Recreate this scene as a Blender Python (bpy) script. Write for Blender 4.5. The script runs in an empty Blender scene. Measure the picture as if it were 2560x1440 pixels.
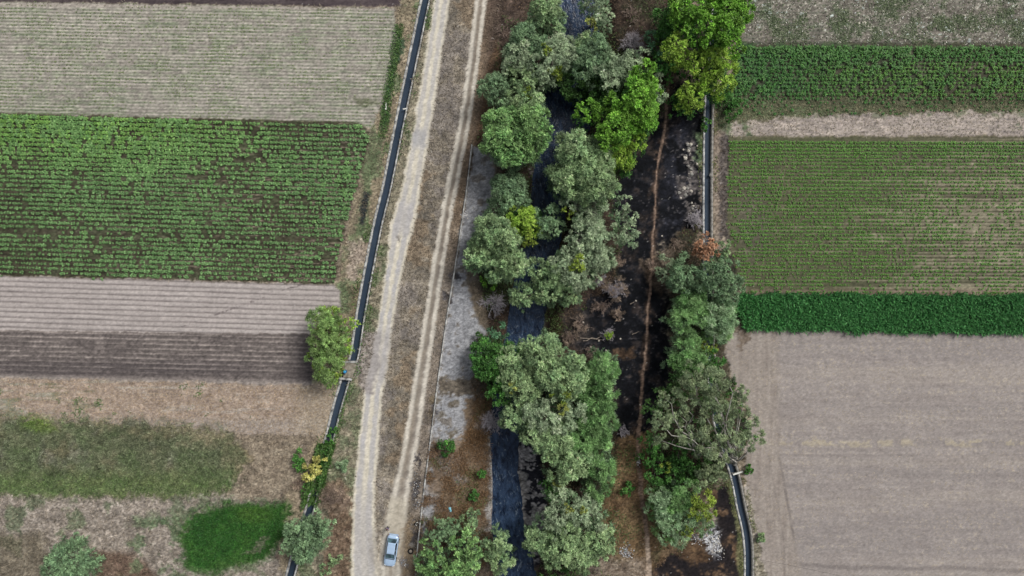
import bpy, bmesh, math, random
import numpy as np
from mathutils import Vector, Matrix

SC = bpy.context.scene
COL = SC.collection
random.seed(7)
RNG = np.random.default_rng(11)

# ------------------------------------------------------------------ camera, sky, sun
S, H = 0.058, 100.0                      # metres per photo pixel on the ground, flying height
W2, H2 = 1280.0, 720.0
cam = bpy.data.cameras.new('camera')
cam.sensor_width = 36.0
cam.lens = 36.0 * H / (2560 * S)
cam.clip_start, cam.clip_end = 1.0, 2000.0
camo = bpy.data.objects.new('camera', cam)
camo.location = (0, 0, H)
COL.objects.link(camo)
SC.camera = camo

SUN_EL, SUN_AZ = math.radians(50), math.radians(50)      # azimuth from +Y (top of photo) towards +X
world = bpy.data.worlds.new('World')
SC.world = world
world.use_nodes = True
wn = world.node_tree
sky = wn.nodes.new('ShaderNodeTexSky')
sky.sky_type = 'NISHITA'
sky.sun_disc = False
sky.sun_elevation = SUN_EL
sky.sun_rotation = SUN_AZ
sky.dust_density = 4.0
sky.air_density = 1.0
hs = wn.nodes.new('ShaderNodeHueSaturation')
hs.inputs['Saturation'].default_value = 0.35             # thin overcast: the blue washed out
wn.links.new(sky.outputs[0], hs.inputs['Color'])
bg = wn.nodes['Background']
wn.links.new(hs.outputs[0], bg.inputs[0])
bg.inputs[1].default_value = 0.088
sun = bpy.data.lights.new('sun', 'SUN')
sun.energy = 2.2
sun.angle = math.radians(18)
sun.color = (1.0, 0.97, 0.93)
suno = bpy.data.objects.new('sun', sun)
COL.objects.link(suno)
sd = Vector((math.sin(SUN_AZ) * math.cos(SUN_EL), math.cos(SUN_AZ) * math.cos(SUN_EL), math.sin(SUN_EL)))
suno.rotation_euler = sd.to_track_quat('Z', 'Y').to_euler()
suno.location = (0, 0, 60)
SC.view_settings.view_transform = 'Standard'
SC.view_settings.look = 'None'
SC.view_settings.gamma = 1.0
SC.view_settings.exposure = 0.1
SC.cycles.max_bounces = 5
SC.cycles.diffuse_bounces = 2
SC.cycles.transparent_max_bounces = 4

# ------------------------------------------------------------------ helpers
def lin(c):
    c = np.asarray(c, dtype=np.float64) / 255.0
    return np.where(c <= 0.04045, c / 12.92, ((c + 0.055) / 1.055) ** 2.4)

def P(px, py, z=0.0):
    k = S * (H - z) / H
    return ((px - W2) * k, (H2 - py) * k, z)

def tag(o, label=None, cat=None, group=None, kind=None):
    if label: o['label'] = label
    if cat: o['category'] = cat
    if group: o['group'] = group
    if kind: o['kind'] = kind
    return o

def empty(name, loc, label, cat, group=None, rz=0.0):
    o = bpy.data.objects.new(name, None)
    o.location = loc
    o.rotation_euler = (0, 0, rz)
    o.empty_display_size = 0.3
    COL.objects.link(o)
    return tag(o, label, cat, group)

def link_mesh(name, me, mat, parent=None):
    o = bpy.data.objects.new(name, me)
    if mat is not None: me.materials.append(mat)
    COL.objects.link(o)
    if parent is not None: o.parent = parent
    return o

def np_mesh(name, v, f, col=None, smooth=False):
    """v (N,3), f (M,k) with constant k"""
    me = bpy.data.meshes.new(name)
    v = np.ascontiguousarray(v, dtype=np.float32); f = np.ascontiguousarray(f, dtype=np.int32)
    n, (m, k) = len(v), f.shape
    me.vertices.add(n); me.vertices.foreach_set('co', v.ravel())
    me.loops.add(m * k); me.loops.foreach_set('vertex_index', f.ravel())
    me.polygons.add(m); me.polygons.foreach_set('loop_start', np.arange(0, m * k, k, dtype=np.int32))
    if smooth: me.polygons.foreach_set('use_smooth', np.ones(m, dtype=bool))
    me.update(calc_edges=True)
    if col is not None:
        a = me.color_attributes.new('Col', 'FLOAT_COLOR', 'POINT')
        c4 = np.ones((n, 4), dtype=np.float32); c4[:, :3] = col
        a.data.foreach_set('color', c4.ravel())
    return me

class MB:
    """collects simple shapes into one mesh"""
    def __init__(self): self.bm = bmesh.new()
    def box(self, c, s, rz=0.0, bev=0.0, m=None):
        r = bmesh.ops.create_cube(self.bm, size=1.0)
        M = Matrix.Translation(c) @ Matrix.Rotation(rz, 4, 'Z') @ Matrix.Diagonal((*s, 1))
        if m is not None: M = m @ M
        bmesh.ops.transform(self.bm, matrix=M, verts=r['verts'])
        if bev:
            es = list({e for v in r['verts'] for e in v.link_edges})
            bmesh.ops.bevel(self.bm, geom=es, offset=bev, segments=2, affect='EDGES')
        return self
    def tube(self, pts, rad, n=6, cap=True):
        pts = [Vector(p) for p in pts]
        if not hasattr(rad, '__len__'): rad = [rad] * len(pts)
        rings = []
        for i, p in enumerate(pts):
            d = (pts[min(i + 1, len(pts) - 1)] - pts[max(i - 1, 0)]).normalized()
            u = d.orthogonal().normalized(); w = d.cross(u)
            rings.append([self.bm.verts.new(p + rad[i] * (math.cos(a) * u + math.sin(a) * w)) for a in [2 * math.pi * k / n for k in range(n)]])
        # orthogonal() may flip between rings: align each ring with the one before
        for i in range(1, len(rings)):
            best = min(range(n), key=lambda s: sum((rings[i][(k + s) % n].co - rings[i - 1][k].co).length for k in range(n)))
            rings[i] = [rings[i][(k + best) % n] for k in range(n)]
        for a, b in zip(rings, rings[1:]):
            for k in range(n): self.bm.faces.new((a[k], a[(k + 1) % n], b[(k + 1) % n], b[k]))
        if cap and n > 2:
            self.bm.faces.new(rings[0][::-1]); self.bm.faces.new(rings[-1])
        return self
    def lathe(self, prof, c=(0, 0, 0), n=20, axis='Z', closed=False):
        rot = {'Z': Matrix.Identity(3), 'X': Matrix.Rotation(math.pi / 2, 3, 'Y'), 'Y': Matrix.Rotation(-math.pi / 2, 3, 'X')}[axis]
        rings = [[self.bm.verts.new(Vector(c) + rot @ Vector((r * math.cos(2 * math.pi * k / n), r * math.sin(2 * math.pi * k / n), z))) for k in range(n)] for r, z in prof]
        pairs = list(zip(rings, rings[1:])) + ([(rings[-1], rings[0])] if closed else [])
        for a, b in pairs:
            for k in range(n): self.bm.faces.new((a[k], a[(k + 1) % n], b[(k + 1) % n], b[k]))
        if not closed:
            self.bm.faces.new(rings[0][::-1]); self.bm.faces.new(rings[-1])
        return self
    def face(self, pts):
        self.bm.faces.new([self.bm.verts.new(p) for p in pts]); return self
    def build(self, name, mat, parent=None, smooth=False):
        bmesh.ops.recalc_face_normals(self.bm, faces=self.bm.faces)
        me = bpy.data.meshes.new(name); self.bm.to_mesh(me); self.bm.free()
        if smooth:
            for p in me.polygons: p.use_smooth = True
        return link_mesh(name, me, mat, parent)

# ------------------------------------------------------------------ noise
_T = np.random.default_rng(5).random((16, 256, 256)).astype(np.float32) * 2 - 1
def vn(x, y, k=0):
    t = _T[k % 16]
    xi = np.floor(x); yi = np.floor(y)
    fx = (x - xi).astype(np.float32); fy = (y - yi).astype(np.float32)
    xi = xi.astype(np.int64) & 255; yi = yi.astype(np.int64) & 255
    x1 = (xi + 1) & 255; y1 = (yi + 1) & 255
    fx = fx * fx * (3 - 2 * fx); fy = fy * fy * (3 - 2 * fy)
    a = t[yi, xi]; b = t[yi, x1]; c = t[y1, xi]; d = t[y1, x1]
    return (a + (b - a) * fx) * (1 - fy) + (c + (d - c) * fx) * fy
def fbm(x, y, sc, o=4, k=0, gain=0.55):
    r = 0; a = 1.0; tot = 0; x = x / sc; y = y / sc
    for i in range(o):
        r = r + a * vn(x + 17.3 * i + k * 7.7, y - 9.1 * i + k * 3.1, k + i); tot += a; a *= gain; x = x * 2.03; y = y * 2.03
    return r / tot * 1.6
def sstep(x, a, b):
    t = np.clip((x - a) / (b - a), 0, 1); return t * t * (3 - 2 * t)

# ------------------------------------------------------------------ materials
def nodes_of(name):
    m = bpy.data.materials.new(name); m.use_nodes = True
    nt = m.node_tree; b = nt.nodes['Principled BSDF']
    return m, nt, b

def mat_ground(name, grain=0.30, bump=0.5, scale=9.0, rough=0.95):
    m, nt, b = nodes_of(name)
    at = nt.nodes.new('ShaderNodeAttribute'); at.attribute_name = 'Col'
    tc = nt.nodes.new('ShaderNodeTexCoord')
    n1 = nt.nodes.new('ShaderNodeTexNoise'); n1.inputs['Scale'].default_value = scale; n1.inputs['Detail'].default_value = 3
    n1.inputs['Roughness'].default_value = 0.7
    nt.links.new(tc.outputs['Object'], n1.inputs['Vector'])
    mr = nt.nodes.new('ShaderNodeMapRange')
    mr.inputs[1].default_value = 0.25; mr.inputs[2].default_value = 0.75
    mr.inputs[3].default_value = 1 - grain; mr.inputs[4].default_value = 1 + grain
    nt.links.new(n1.outputs[0], mr.inputs[0])
    mx = nt.nodes.new('ShaderNodeVectorMath'); mx.operation = 'SCALE'
    nt.links.new(at.outputs['Color'], mx.inputs[0]); nt.links.new(mr.outputs[0], mx.inputs['Scale'])
    nt.links.new(mx.outputs[0], b.inputs['Base Color'])
    b.inputs['Roughness'].default_value = rough
    b.inputs['Specular IOR Level'].default_value = 0.15
    bp = nt.nodes.new('ShaderNodeBump'); bp.inputs['Strength'].default_value = bump; bp.inputs['Distance'].default_value = 0.05
    nt.links.new(n1.outputs[0], bp.inputs['Height']); nt.links.new(bp.outputs[0], b.inputs['Normal'])
    return m

def mat_leaf(name, trans=0.25, vary=0.25):
    m, nt, b = nodes_of(name)
    at = nt.nodes.new('ShaderNodeAttribute'); at.attribute_name = 'Col'
    tc = nt.nodes.new('ShaderNodeTexCoord')
    n1 = nt.nodes.new('ShaderNodeTexNoise'); n1.inputs['Scale'].default_value = 3.0
    nt.links.new(tc.outputs['Object'], n1.inputs['Vector'])
    mr = nt.nodes.new('ShaderNodeMapRange'); mr.inputs[1].default_value = 0.3; mr.inputs[2].default_value = 0.7
    mr.inputs[3].default_value = 1 - vary; mr.inputs[4].default_value = 1 + vary
    nt.links.new(n1.outputs[0], mr.inputs[0])
    mx = nt.nodes.new('ShaderNodeVectorMath'); mx.operation = 'SCALE'
    nt.links.new(at.outputs['Color'], mx.inputs[0]); nt.links.new(mr.outputs[0], mx.inputs['Scale'])
    nt.links.new(mx.outputs[0], b.inputs['Base Color'])
    b.inputs['Roughness'].default_value = 0.55
    b.inputs['Specular IOR Level'].default_value = 0.3
    tr = nt.nodes.new('ShaderNodeBsdfTranslucent'); nt.links.new(mx.outputs[0], tr.inputs['Color'])
    ms = nt.nodes.new('ShaderNodeMixShader'); ms.inputs[0].default_value = trans
    nt.links.new(b.outputs[0], ms.inputs[1]); nt.links.new(tr.outputs[0], ms.inputs[2])
    nt.links.new(ms.outputs[0], nt.nodes['Material Output'].inputs['Surface'])
    return m

def mat_noise(name, c1, c2, scale=4.0, rough=0.85, bump=0.3, metal=0.0, spec=0.3, coat=0.0, lo=0.35, hi=0.65):
    m, nt, b = nodes_of(name)
    tc = nt.nodes.new('ShaderNodeTexCoord')
    n1 = nt.nodes.new('ShaderNodeTexNoise'); n1.inputs['Scale'].default_value = scale; n1.inputs['Detail'].default_value = 6
    nt.links.new(tc.outputs['Object'], n1.inputs['Vector'])
    cr = nt.nodes.new('ShaderNodeValToRGB')
    cr.color_ramp.elements[0].position = lo; cr.color_ramp.elements[1].position = hi
    cr.color_ramp.elements[0].color = (*lin(c1), 1); cr.color_ramp.elements[1].color = (*lin(c2), 1)
    nt.links.new(n1.outputs[0], cr.inputs[0]); nt.links.new(cr.outputs[0], b.inputs['Base Color'])
    b.inputs['Roughness'].default_value = rough; b.inputs['Metallic'].default_value = metal
    b.inputs['Specular IOR Level'].default_value = spec; b.inputs['Coat Weight'].default_value = coat
    if bump:
        bp = nt.nodes.new('ShaderNodeBump'); bp.inputs['Strength'].default_value = bump; bp.inputs['Distance'].default_value = 0.02
        nt.links.new(n1.outputs[0], bp.inputs['Height']); nt.links.new(bp.outputs[0], b.inputs['Normal'])
    return m

def mat_water(name, c1, c2, scale, strength, stretch=(1, 1, 1), rough=0.12, foam=None):
    m, nt, b = nodes_of(name)
    tc = nt.nodes.new('ShaderNodeTexCoord')
    mp = nt.nodes.new('ShaderNodeMapping'); mp.inputs['Scale'].default_value = stretch
    nt.links.new(tc.outputs['Object'], mp.inputs[0])
    n1 = nt.nodes.new('ShaderNodeTexNoise'); n1.inputs['Scale'].default_value = scale; n1.inputs['Detail'].default_value = 4
    n1.inputs['Distortion'].default_value = 0.8
    nt.links.new(mp.outputs[0], n1.inputs['Vector'])
    n2 = nt.nodes.new('ShaderNodeTexNoise'); n2.inputs['Scale'].default_value = 0.9 if foam else 0.25; n2.inputs['Detail'].default_value = 7; n2.inputs['Roughness'].default_value = 0.68
    nt.links.new((mp if foam else tc).outputs[0 if foam else 'Object'], n2.inputs['Vector'])
    cr = nt.nodes.new('ShaderNodeValToRGB')
    cr.color_ramp.elements[0].position = 0.35; cr.color_ramp.elements[1].position = 0.65
    cr.color_ramp.elements[0].color = (*lin(c1), 1); cr.color_ramp.elements[1].color = (*lin(c2), 1)
    nt.links.new(n2.outputs[0], cr.inputs[0])
    if foam:
        n3 = nt.nodes.new('ShaderNodeTexNoise'); n3.inputs['Scale'].default_value = 1.1; n3.inputs['Detail'].default_value = 7
        n3.inputs['Distortion'].default_value = 1.5; n3.inputs['Roughness'].default_value = 0.6
        nt.links.new(mp.outputs[0], n3.inputs['Vector'])
        rg = nt.nodes.new('ShaderNodeMapRange'); rg.inputs[1].default_value = 0.585; rg.inputs[2].default_value = 0.70
        nt.links.new(n3.outputs[0], rg.inputs[0])
        mx = nt.nodes.new('ShaderNodeMix'); mx.data_type = 'RGBA'
        nt.links.new(rg.outputs[0], mx.inputs[0]); nt.links.new(cr.outputs[0], mx.inputs[6])
        mx.inputs[7].default_value = (*lin(foam), 1)
        nt.links.new(mx.outputs[2], b.inputs['Base Color'])
    else:
        nt.links.new(cr.outputs[0], b.inputs['Base Color'])
    b.inputs['Roughness'].default_value = rough
    b.inputs['IOR'].default_value = 1.33
    b.inputs['Specular IOR Level'].default_value = 0.4
    bp = nt.nodes.new('ShaderNodeBump'); bp.inputs['Strength'].default_value = strength; bp.inputs['Distance'].default_value = 0.1
    nt.links.new(n1.outputs[0], bp.inputs['Height']); nt.links.new(bp.outputs[0], b.inputs['Normal'])
    return m

M_SOIL = mat_ground('dry_soil', 0.16, 0.4, 7.0)
M_ROUGH = mat_ground('weedy_ground', 0.32, 0.8, 6.0)
M_ROAD = mat_ground('packed_dirt', 0.10, 0.25, 8.0)
M_LEAF = mat_leaf('leaves', 0.18, 0.25)
M_GRASS = mat_leaf('grass_blades', 0.2, 0.2)
M_BARK = mat_noise('bark', (70, 62, 55), (120, 112, 102), 6, 0.9, 0.6)
M_PALEBARK = mat_noise('pale_bark', (128, 124, 116), (186, 182, 174), 3, 0.8, 0.3)
M_TWIG = mat_noise('grey_twigs', (148, 142, 148), (196, 190, 194), 5, 0.9, 0.2)
M_TWIGB = mat_noise('brown_twigs', (122, 106, 96), (168, 150, 138), 5, 0.9, 0.2)
M_CONC = mat_noise('weathered_concrete', (96, 96, 96), (198, 198, 194), 1.6, 0.9, 0.5, lo=.3, hi=.62)
M_CONCD = mat_noise('stained_concrete', (112, 110, 106), (160, 157, 150), 3.0, 0.9, 0.4)
M_RIVER = mat_water('river_water', (14, 24, 42), (56, 74, 100), 2.6, 1.0, (1.6, .8, 1), 0.1, foam=(112, 126, 140))  # ripple glints and blue sky reflection are put into the base colours
M_CANALW = mat_water('canal_water', (46, 58, 72), (58, 70, 84), 5.0, 0.12, (1, 1, 1), 0.1)

# ------------------------------------------------------------------ plan of the place (photo pixels)
RIVER = [(1455,-60,50),(1445,50,50),(1450,110,50),(1428,180,52),(1415,240,60),(1420,300,60),(1405,350,48),(1378,410,40),(1368,470,36),(1375,540,40),
         (1355,610,42),(1340,680,45),(1325,740,45),(1312,820,42),(1300,880,42),(1275,960,40),(1262,1040,35),(1258,1110,32),(1262,1200,30),(1268,1280,37),(1268,1340,40),(1290,1440,44),(1310,1520,44)]
CANAL_L = [(1084,-90),(1063,0),(1035,134),(1007,268),(980,403),(965,480),(947,547),(927,648),(908,749),(897,816),(888,883),(875,925),(863,950),(860,960),(840,1027),(825,1094),(816,1117),(797,1190),(779,1255),(769,1292),(734,1407),(715,1480)]
CANAL_R = [(1800,-90),(1788,60),(1779,170),(1773,244),(1770,337),(1769,480),(1769,600),(1770,700),(1772,830),(1778,930),(1788,1020),(1800,1080),(1818,1130),(1836,1184),(1845,1227),(1853,1271),(1863,1309),(1869,1344),(1872,1382),(1872,1440),(1870,1530)]
ROAD = [(1118,-90,19),(1104,0,19),(1064,268,21),(1027,480,23),(1009,547,29),(996,614,25),(978,715,20),(962,816,19),(942,950,24),(936,960,22),(922,1094,25),(911,1229,27),(908,1330,30),(914,1440,37),(918,1530,40)]
TRACK = [(1217,-90,16),(1202,0,15),(1170,268,15),(1126,480,16),(1097,648,16),(1073,816,18),(1051,950,20),(1030,1094,20),(1003,1229,23),(990,1296,26),(982,1360,32),(976,1440,30),(972,1530,30)]
WALL = [(1180,362),(1166,480),(1136,681),(1119,782),(1094,960),(1079,1077),(1062,1212),(1048,1329),(1041,1400),(1034,1530)]
PATH = [(1672,180,7),(1668,230,6),(1662,330,5),(1643,420,3.5),(1637,560,3),(1627,680,4),(1620,790,4),(1612,900,5),(1601,1020,6),(1596,1100,7),(1597,1180,9),(1605,1250,9),(1617,1320,8),(1622,1440,11),(1624,1530,11)]

def chaikin(line, n=2):
    for _ in range(n):
        out = [line[0]]
        for a, b in zip(line, line[1:]):
            out += [tuple(.75 * u_ + .25 * v_ for u_, v_ in zip(a, b)), tuple(.25 * u_ + .75 * v_ for u_, v_ in zip(a, b))]
        line = out + [line[-1]]
    return line
RIVER, CANAL_L, CANAL_R, ROAD, TRACK, PATH = (chaikin(l_, 1 if l_ is ROAD else 2) for l_ in (RIVER, CANAL_L, CANAL_R, ROAD, TRACK, PATH))

# ------------------------------------------------------------------ terrain grid
DX, DY = 0.16, 0.11
XW, YW = 84.0, 51.0
gx = np.arange(-XW, XW + DX / 2, DX); gy = np.arange(-YW, YW + DY / 2, DY)
NX, NY = len(gx), len(gy)
X, Y = np.meshgrid(gx, gy)
X = X.ravel(); Y = Y.ravel()
PX0 = X / S + W2; PY0 = H2 - Y / S

def pdist(px, py, line):
    """distance to polyline, signed side, interpolated width, arc position"""
    best = np.full(px.shape, 1e9); side = np.zeros(px.shape); wd = np.zeros(px.shape); arc = np.zeros(px.shape); L = 0
    for a, b in zip(line, line[1:]):
        ax, ay = a[0], a[1]; bx, by = b[0] - ax, b[1] - ay
        l2 = bx * bx + by * by
        t = np.clip(((px - ax) * bx + (py - ay) * by) / l2, 0, 1)
        qx = px - ax - t * bx; qy = py - ay - t * by
        d = np.hypot(qx, qy)
        m = d < best
        best[m] = d[m]
        side[m] = np.sign(bx * qy - by * qx)[m]
        if len(a) > 2: wd[m] = (a[2] + (b[2] - a[2]) * t)[m]
        arc[m] = (L + t * math.sqrt(l2))[m]
        L += math.sqrt(l2)
    return best, side, wd, arc

rd, rs, rw, _ = pdist(PX0, PY0, RIVER)
rv = (rd - rw) * S                       # metres from the water's edge (negative inside)
rs_ = -rs                                # +1 = right bank of the photo
cl, cls_, _, _ = pdist(PX0, PY0, CANAL_L)
cr_, crs_, _, _ = pdist(PX0, PY0, CANAL_R)
wl, wls, _, _ = pdist(PX0, PY0, WALL)
rightofwall = (wls < 0)
WATER_Z, CANAL_Z = -2.0, -0.45

N8 = fbm(X, Y, 8.0, 4, 0); N3 = fbm(X, Y, 3.0, 4, 3); N1 = fbm(X, Y, 1.1, 4, 6); N03 = fbm(X, Y, 0.35, 3, 9)
NA = fbm(X + 50, Y, 1.6, 4, 12); NB = fbm(X, Y + 70, 5.0, 4, 10)
HZ1 = fbm(X / 14, Y, 0.45, 3, 1); HZ2 = fbm(X / 7, Y, 0.22, 2, 4)

Z = 0.05 * N8 + 0.035 * N1
slope_l = np.clip(rv / 5.5, 0, 1)        # gentle concrete slope on the left, steeper bank on the right
slope_r = np.clip(rv / 3.0, 0, 1)
bank = np.where(rs_ > 0, sstep(slope_r, 0, 1), slope_l)
Z = Z + (-2.05) * (1 - bank)
Z = np.where(rv < 0, -2.05 - 0.5 * np.clip(-rv, 0, 1.2) + 0.05 * N1, Z)
cutL = sstep(cl, 11.5, 12.6); cutR = sstep(cr_, 11.5, 12.6)
Z = np.where(cl < 13, (Z * cutL) - 0.95 * (1 - cutL), Z)
Z = np.where(cr_ < 13, (Z * cutR) - 0.95 * (1 - cutR), Z)
K = S * (H - Z) / H
PXX = X / K + W2; PYY = H2 - Y / K       # where each ground vertex falls in the photo
WX = PXX + 5 * N1 + 3 * N03; WY = PYY + 4 * NA + 3 * N03

def poly(pts, soft=4.0, warp=1.0):
    xs = [p[0] for p in pts]; ys = [p[1] for p in pts]
    out = np.zeros(X.shape)
    sel = np.where((PXX > min(xs) - 40) & (PXX < max(xs) + 40) & (PYY > min(ys) - 40) & (PYY < max(ys) + 40))[0]
    x = PXX[sel] * (1 - warp) + WX[sel] * warp; y = PYY[sel] * (1 - warp) + WY[sel] * warp
    ins = np.zeros(x.shape, bool); d = np.full(x.shape, 1e9)
    n = len(pts)
    for i in range(n):
        ax, ay = pts[i]; bx, by = pts[(i + 1) % n]
        if ay != by:
            c = ((ay > y) != (by > y)) & (x < (bx - ax) * (y - ay) / (by - ay) + ax); ins ^= c
        ex, ey = bx - ax, by - ay; l2 = ex * ex + ey * ey + 1e-9
        t = np.clip(((x - ax) * ex + (y - ay) * ey) / l2, 0, 1)
        d = np.minimum(d, np.hypot(x - ax - t * ex, y - ay - t * ey))
    sd = np.where(ins, d, -d)
    out[sel] = sstep(sd, -soft, soft)
    return out
def blob(cx, cy, rx, ry, soft=0.4, warp=2.0):
    x = PXX + (WX - PXX) * warp; y = PYY + (WY - PYY) * warp
    return sstep(np.hypot((x - cx) / rx, (y - cy) / ry), 1 + soft, 1 - soft)

COLR = np.zeros((X.size, 3))
def mix(m, c):
    c = np.asarray(c, dtype=float)
    m = np.asarray(m)
    if m.ndim == 0: m = np.full(X.shape, float(m))
    i = m > 0.002
    COLR[i] = COLR[i] * (1 - m[i, None]) + (c if c.ndim == 1 else c[i]) * m[i, None]
def ramp(t, *cs):
    """t 0..1 -> colours"""
    t = np.clip(t, 0, 1) * (len(cs) - 1); k = np.clip(t.astype(int), 0, len(cs) - 2); f = (t - k)[:, None]
    cs = np.array(cs, float)
    return cs[k] * (1 - f) + cs[k + 1] * f
ZONE = np.zeros(X.shape, np.int16)
def zone(m, k): ZONE[m > 0.5] = k
U = lambda n: 0.5 + 0.5 * n

# --- base: rough dry grass
mix(1.0, ramp(U(N1 * .6 + N3 * .6), (112, 96, 78), (140, 122, 98), (164, 147, 120)))
# --- strips between canal, road, track and wall
xl = np.interp(PYY, [p[1] for p in CANAL_L], [p[0] for p in CANAL_L])
xr = np.interp(PYY, [p[1] for p in CANAL_R], [p[0] for p in CANAL_R])
xroad = np.interp(PYY, [p[1] for p in ROAD], [p[0] for p in ROAD])
xtrk = np.interp(PYY, [p[1] for p in TRACK], [p[0] for p in TRACK])
xwal = np.interp(PYY, [p[1] for p in [(1262, -90), (1240, 100), (1215, 250)] + WALL], [p[0] for p in [(1262, -90), (1240, 100), (1215, 250)] + WALL])
strip = (PXX > xl) & (PXX < xroad)
mix(strip * 1.0, ramp(U(N1 * .7 + N3 * .5), (108, 106, 82), (146, 134, 106), (182, 166, 138)))
mix(strip * sstep(N3 + .4 * N1, 0.05, 0.5) * 0.8, ramp(U(N03), (84, 98, 62), (112, 118, 80)))
strip2 = (PXX > xroad) & (PXX < xtrk)
mix(strip2 * 1.0, ramp(U(N1 * .7 + N03 * .4 + N3 * .4), (96, 88, 76), (138, 125, 105), (172, 157, 133)))
mix(strip2 * sstep(NB + .5 * N1, .1, .5) * .55, ramp(U(N03 + N1 * .5), (104, 80, 54), (146, 118, 84)))
mix(strip2 * sstep(-NB + .5 * NA, .1, .5) * .7, ramp(U(N1), (118, 108, 100), (150, 138, 126)))
strip3 = (PXX > xtrk) & (PXX < xwal + 8)
mix(strip3 * 1.0, ramp(U(N1 * .7 + N3 * .5), (96, 86, 76), (136, 120, 102), (166, 150, 130)))
mix(strip3 * sstep(PYY, 720, 500) * .45, ramp(U(N1), (110, 76, 44), (146, 110, 70)))
# --- wood floor / riverside
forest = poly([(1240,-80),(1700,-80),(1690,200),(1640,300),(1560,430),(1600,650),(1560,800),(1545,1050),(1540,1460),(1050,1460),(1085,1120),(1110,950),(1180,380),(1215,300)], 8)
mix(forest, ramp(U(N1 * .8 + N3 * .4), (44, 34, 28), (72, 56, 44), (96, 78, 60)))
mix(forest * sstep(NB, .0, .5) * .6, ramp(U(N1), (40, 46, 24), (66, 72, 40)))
mix(blob(1265, 60, 55, 160) * .8, ramp(U(N1 + .3 * N03), (62, 48, 40), (96, 76, 62), (122, 98, 80)))
mix(poly([(1180,400),(1215,180),(1240,100),(1270,170),(1240,260),(1215,390)], 8) * .8, ramp(U(N1), (92, 62, 38), (140, 104, 68)))
# --- concrete slope (revetment)
emb = poly([(1182,362),(1235,390),(1235,460),(1215,560),(1165,640),(1165,700),(1190,790),(1215,830),(1200,900),(1175,945),(1190,1000),(1165,1090),(1120,1180),(1085,1290),(1060,1330),(1048,1329),(1062,1212),(1079,1077),(1094,960),(1119,782),(1136,681),(1166,480)], 4)
emb2 = poly([(1182,362),(1255,400),(1250,560),(1190,640),(1225,830),(1215,950),(1230,1000),(1222,1440),(1034,1440),(1048,1329),(1062,1212),(1079,1077),(1094,960),(1119,782),(1136,681),(1166,480)], 3, .4)
mix(emb2 * .9, ramp(U(N1 * .7 + NA * .5), (88, 72, 54), (124, 104, 78), (120, 108, 96)))
emb = emb * (1 - .65 * sstep(PYY + 40 * N3, 1060, 1130) * sstep(NA + .3 * N3, -.4, .3))
mix(emb, ramp(U(N1 * .6 + N03 * .3 + N3 * .3), (120, 119, 120), (152, 151, 153), (182, 181, 182)))
mix(emb * sstep(N1 + N3 * .5, .2, .6) * .8, ramp(U(N03), (92, 80, 66), (120, 106, 88)))
mix(emb * sstep(PYY, 560, 430) * .2, ramp(U(N1), (124, 116, 112), (148, 140, 134)))
mix(poly([(1095,945),(1190,940),(1200,1000),(1165,985),(1098,985)], 4, 2) * .9, ramp(U(N03), (88, 74, 56), (126, 108, 82)))
mix(poly([(1165,1000),(1225,985),(1225,1080),(1200,1160),(1150,1130)], 6, 2) * .8, ramp(U(N1 + .4 * N03), (92, 60, 28), (134, 98, 56)))
mix(poly([(1080,1110),(1150,1100),(1220,1130),(1220,1290),(1180,1330),(1100,1300),(1070,1220)], 8, 2.5) * .85, ramp(U(N1 * .8 + NA * .5), (96, 64, 34), (128, 96, 62), (120, 102, 88)))
for c in [(1090,1000,14,10),(1075,1035,10,14),(1100,1040,10,10),(1135,1000,14,8),(1130,1080,14,10),(1112,1300,22,10)]:
    mix(blob(*c, .5, 2.5) * .7, (104, 86, 56))
for c in [(1105,1150,18,22),(1120,1180,12,14),(1085,1260,16,28),(1070,1290,14,14),(1150,1200,18,10)]:
    mix(blob(*c, .5, 2.0) * .7, ramp(U(N03), (126, 122, 120), (160, 157, 154)))
mix(poly([(1224,1080),(1234,1080),(1236,1200),(1228,1330),(1216,1330),(1214,1270),(1224,1180)], 3, 1) * .9, ramp(U(N03 + N1), (128, 122, 116), (164, 158, 152)))
mix(poly([(1180,1060),(1222,1020),(1226,1075),(1205,1085)], 5, 2) * .6, (138, 130, 126))
# --- right bank: dark mud with pale scum, by the lower reach
bankr = poly([(1290,1100),(1340,1105),(1365,1200),(1370,1330),(1340,1420),(1318,1400),(1305,1330),(1295,1200)], 5)
mix(bankr, ramp(U(N1), (28, 27, 34), (48, 45, 50)))
mix(bankr * sstep(NA + .6 * N03, -.08, .12) * .95, ramp(U(N03), (112, 107, 104), (160, 152, 146)))
mix(poly([(1290,1175),(1318,1180),(1312,1230),(1315,1300),(1308,1350),(1300,1310),(1303,1240)], 3, 1.5) * .9, ramp(U(N03 + N1), (116, 110, 104), (150, 144, 136)))
mix(poly([(1310,1360),(1322,1370),(1340,1420),(1332,1425)], 3, 1) * .8, (120, 114, 106))
mix(poly([(1352,760),(1368,760),(1356,840),(1340,850)], 4, 1.5) * .85, ramp(U(N03 + N1), (84, 82, 84), (150, 146, 142)))
mix(poly([(1325,420),(1352,430),(1352,480),(1330,500)], 6, 2) * .7, ramp(U(N03 + N1), (60, 58, 60), (128, 124, 120)))
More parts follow.
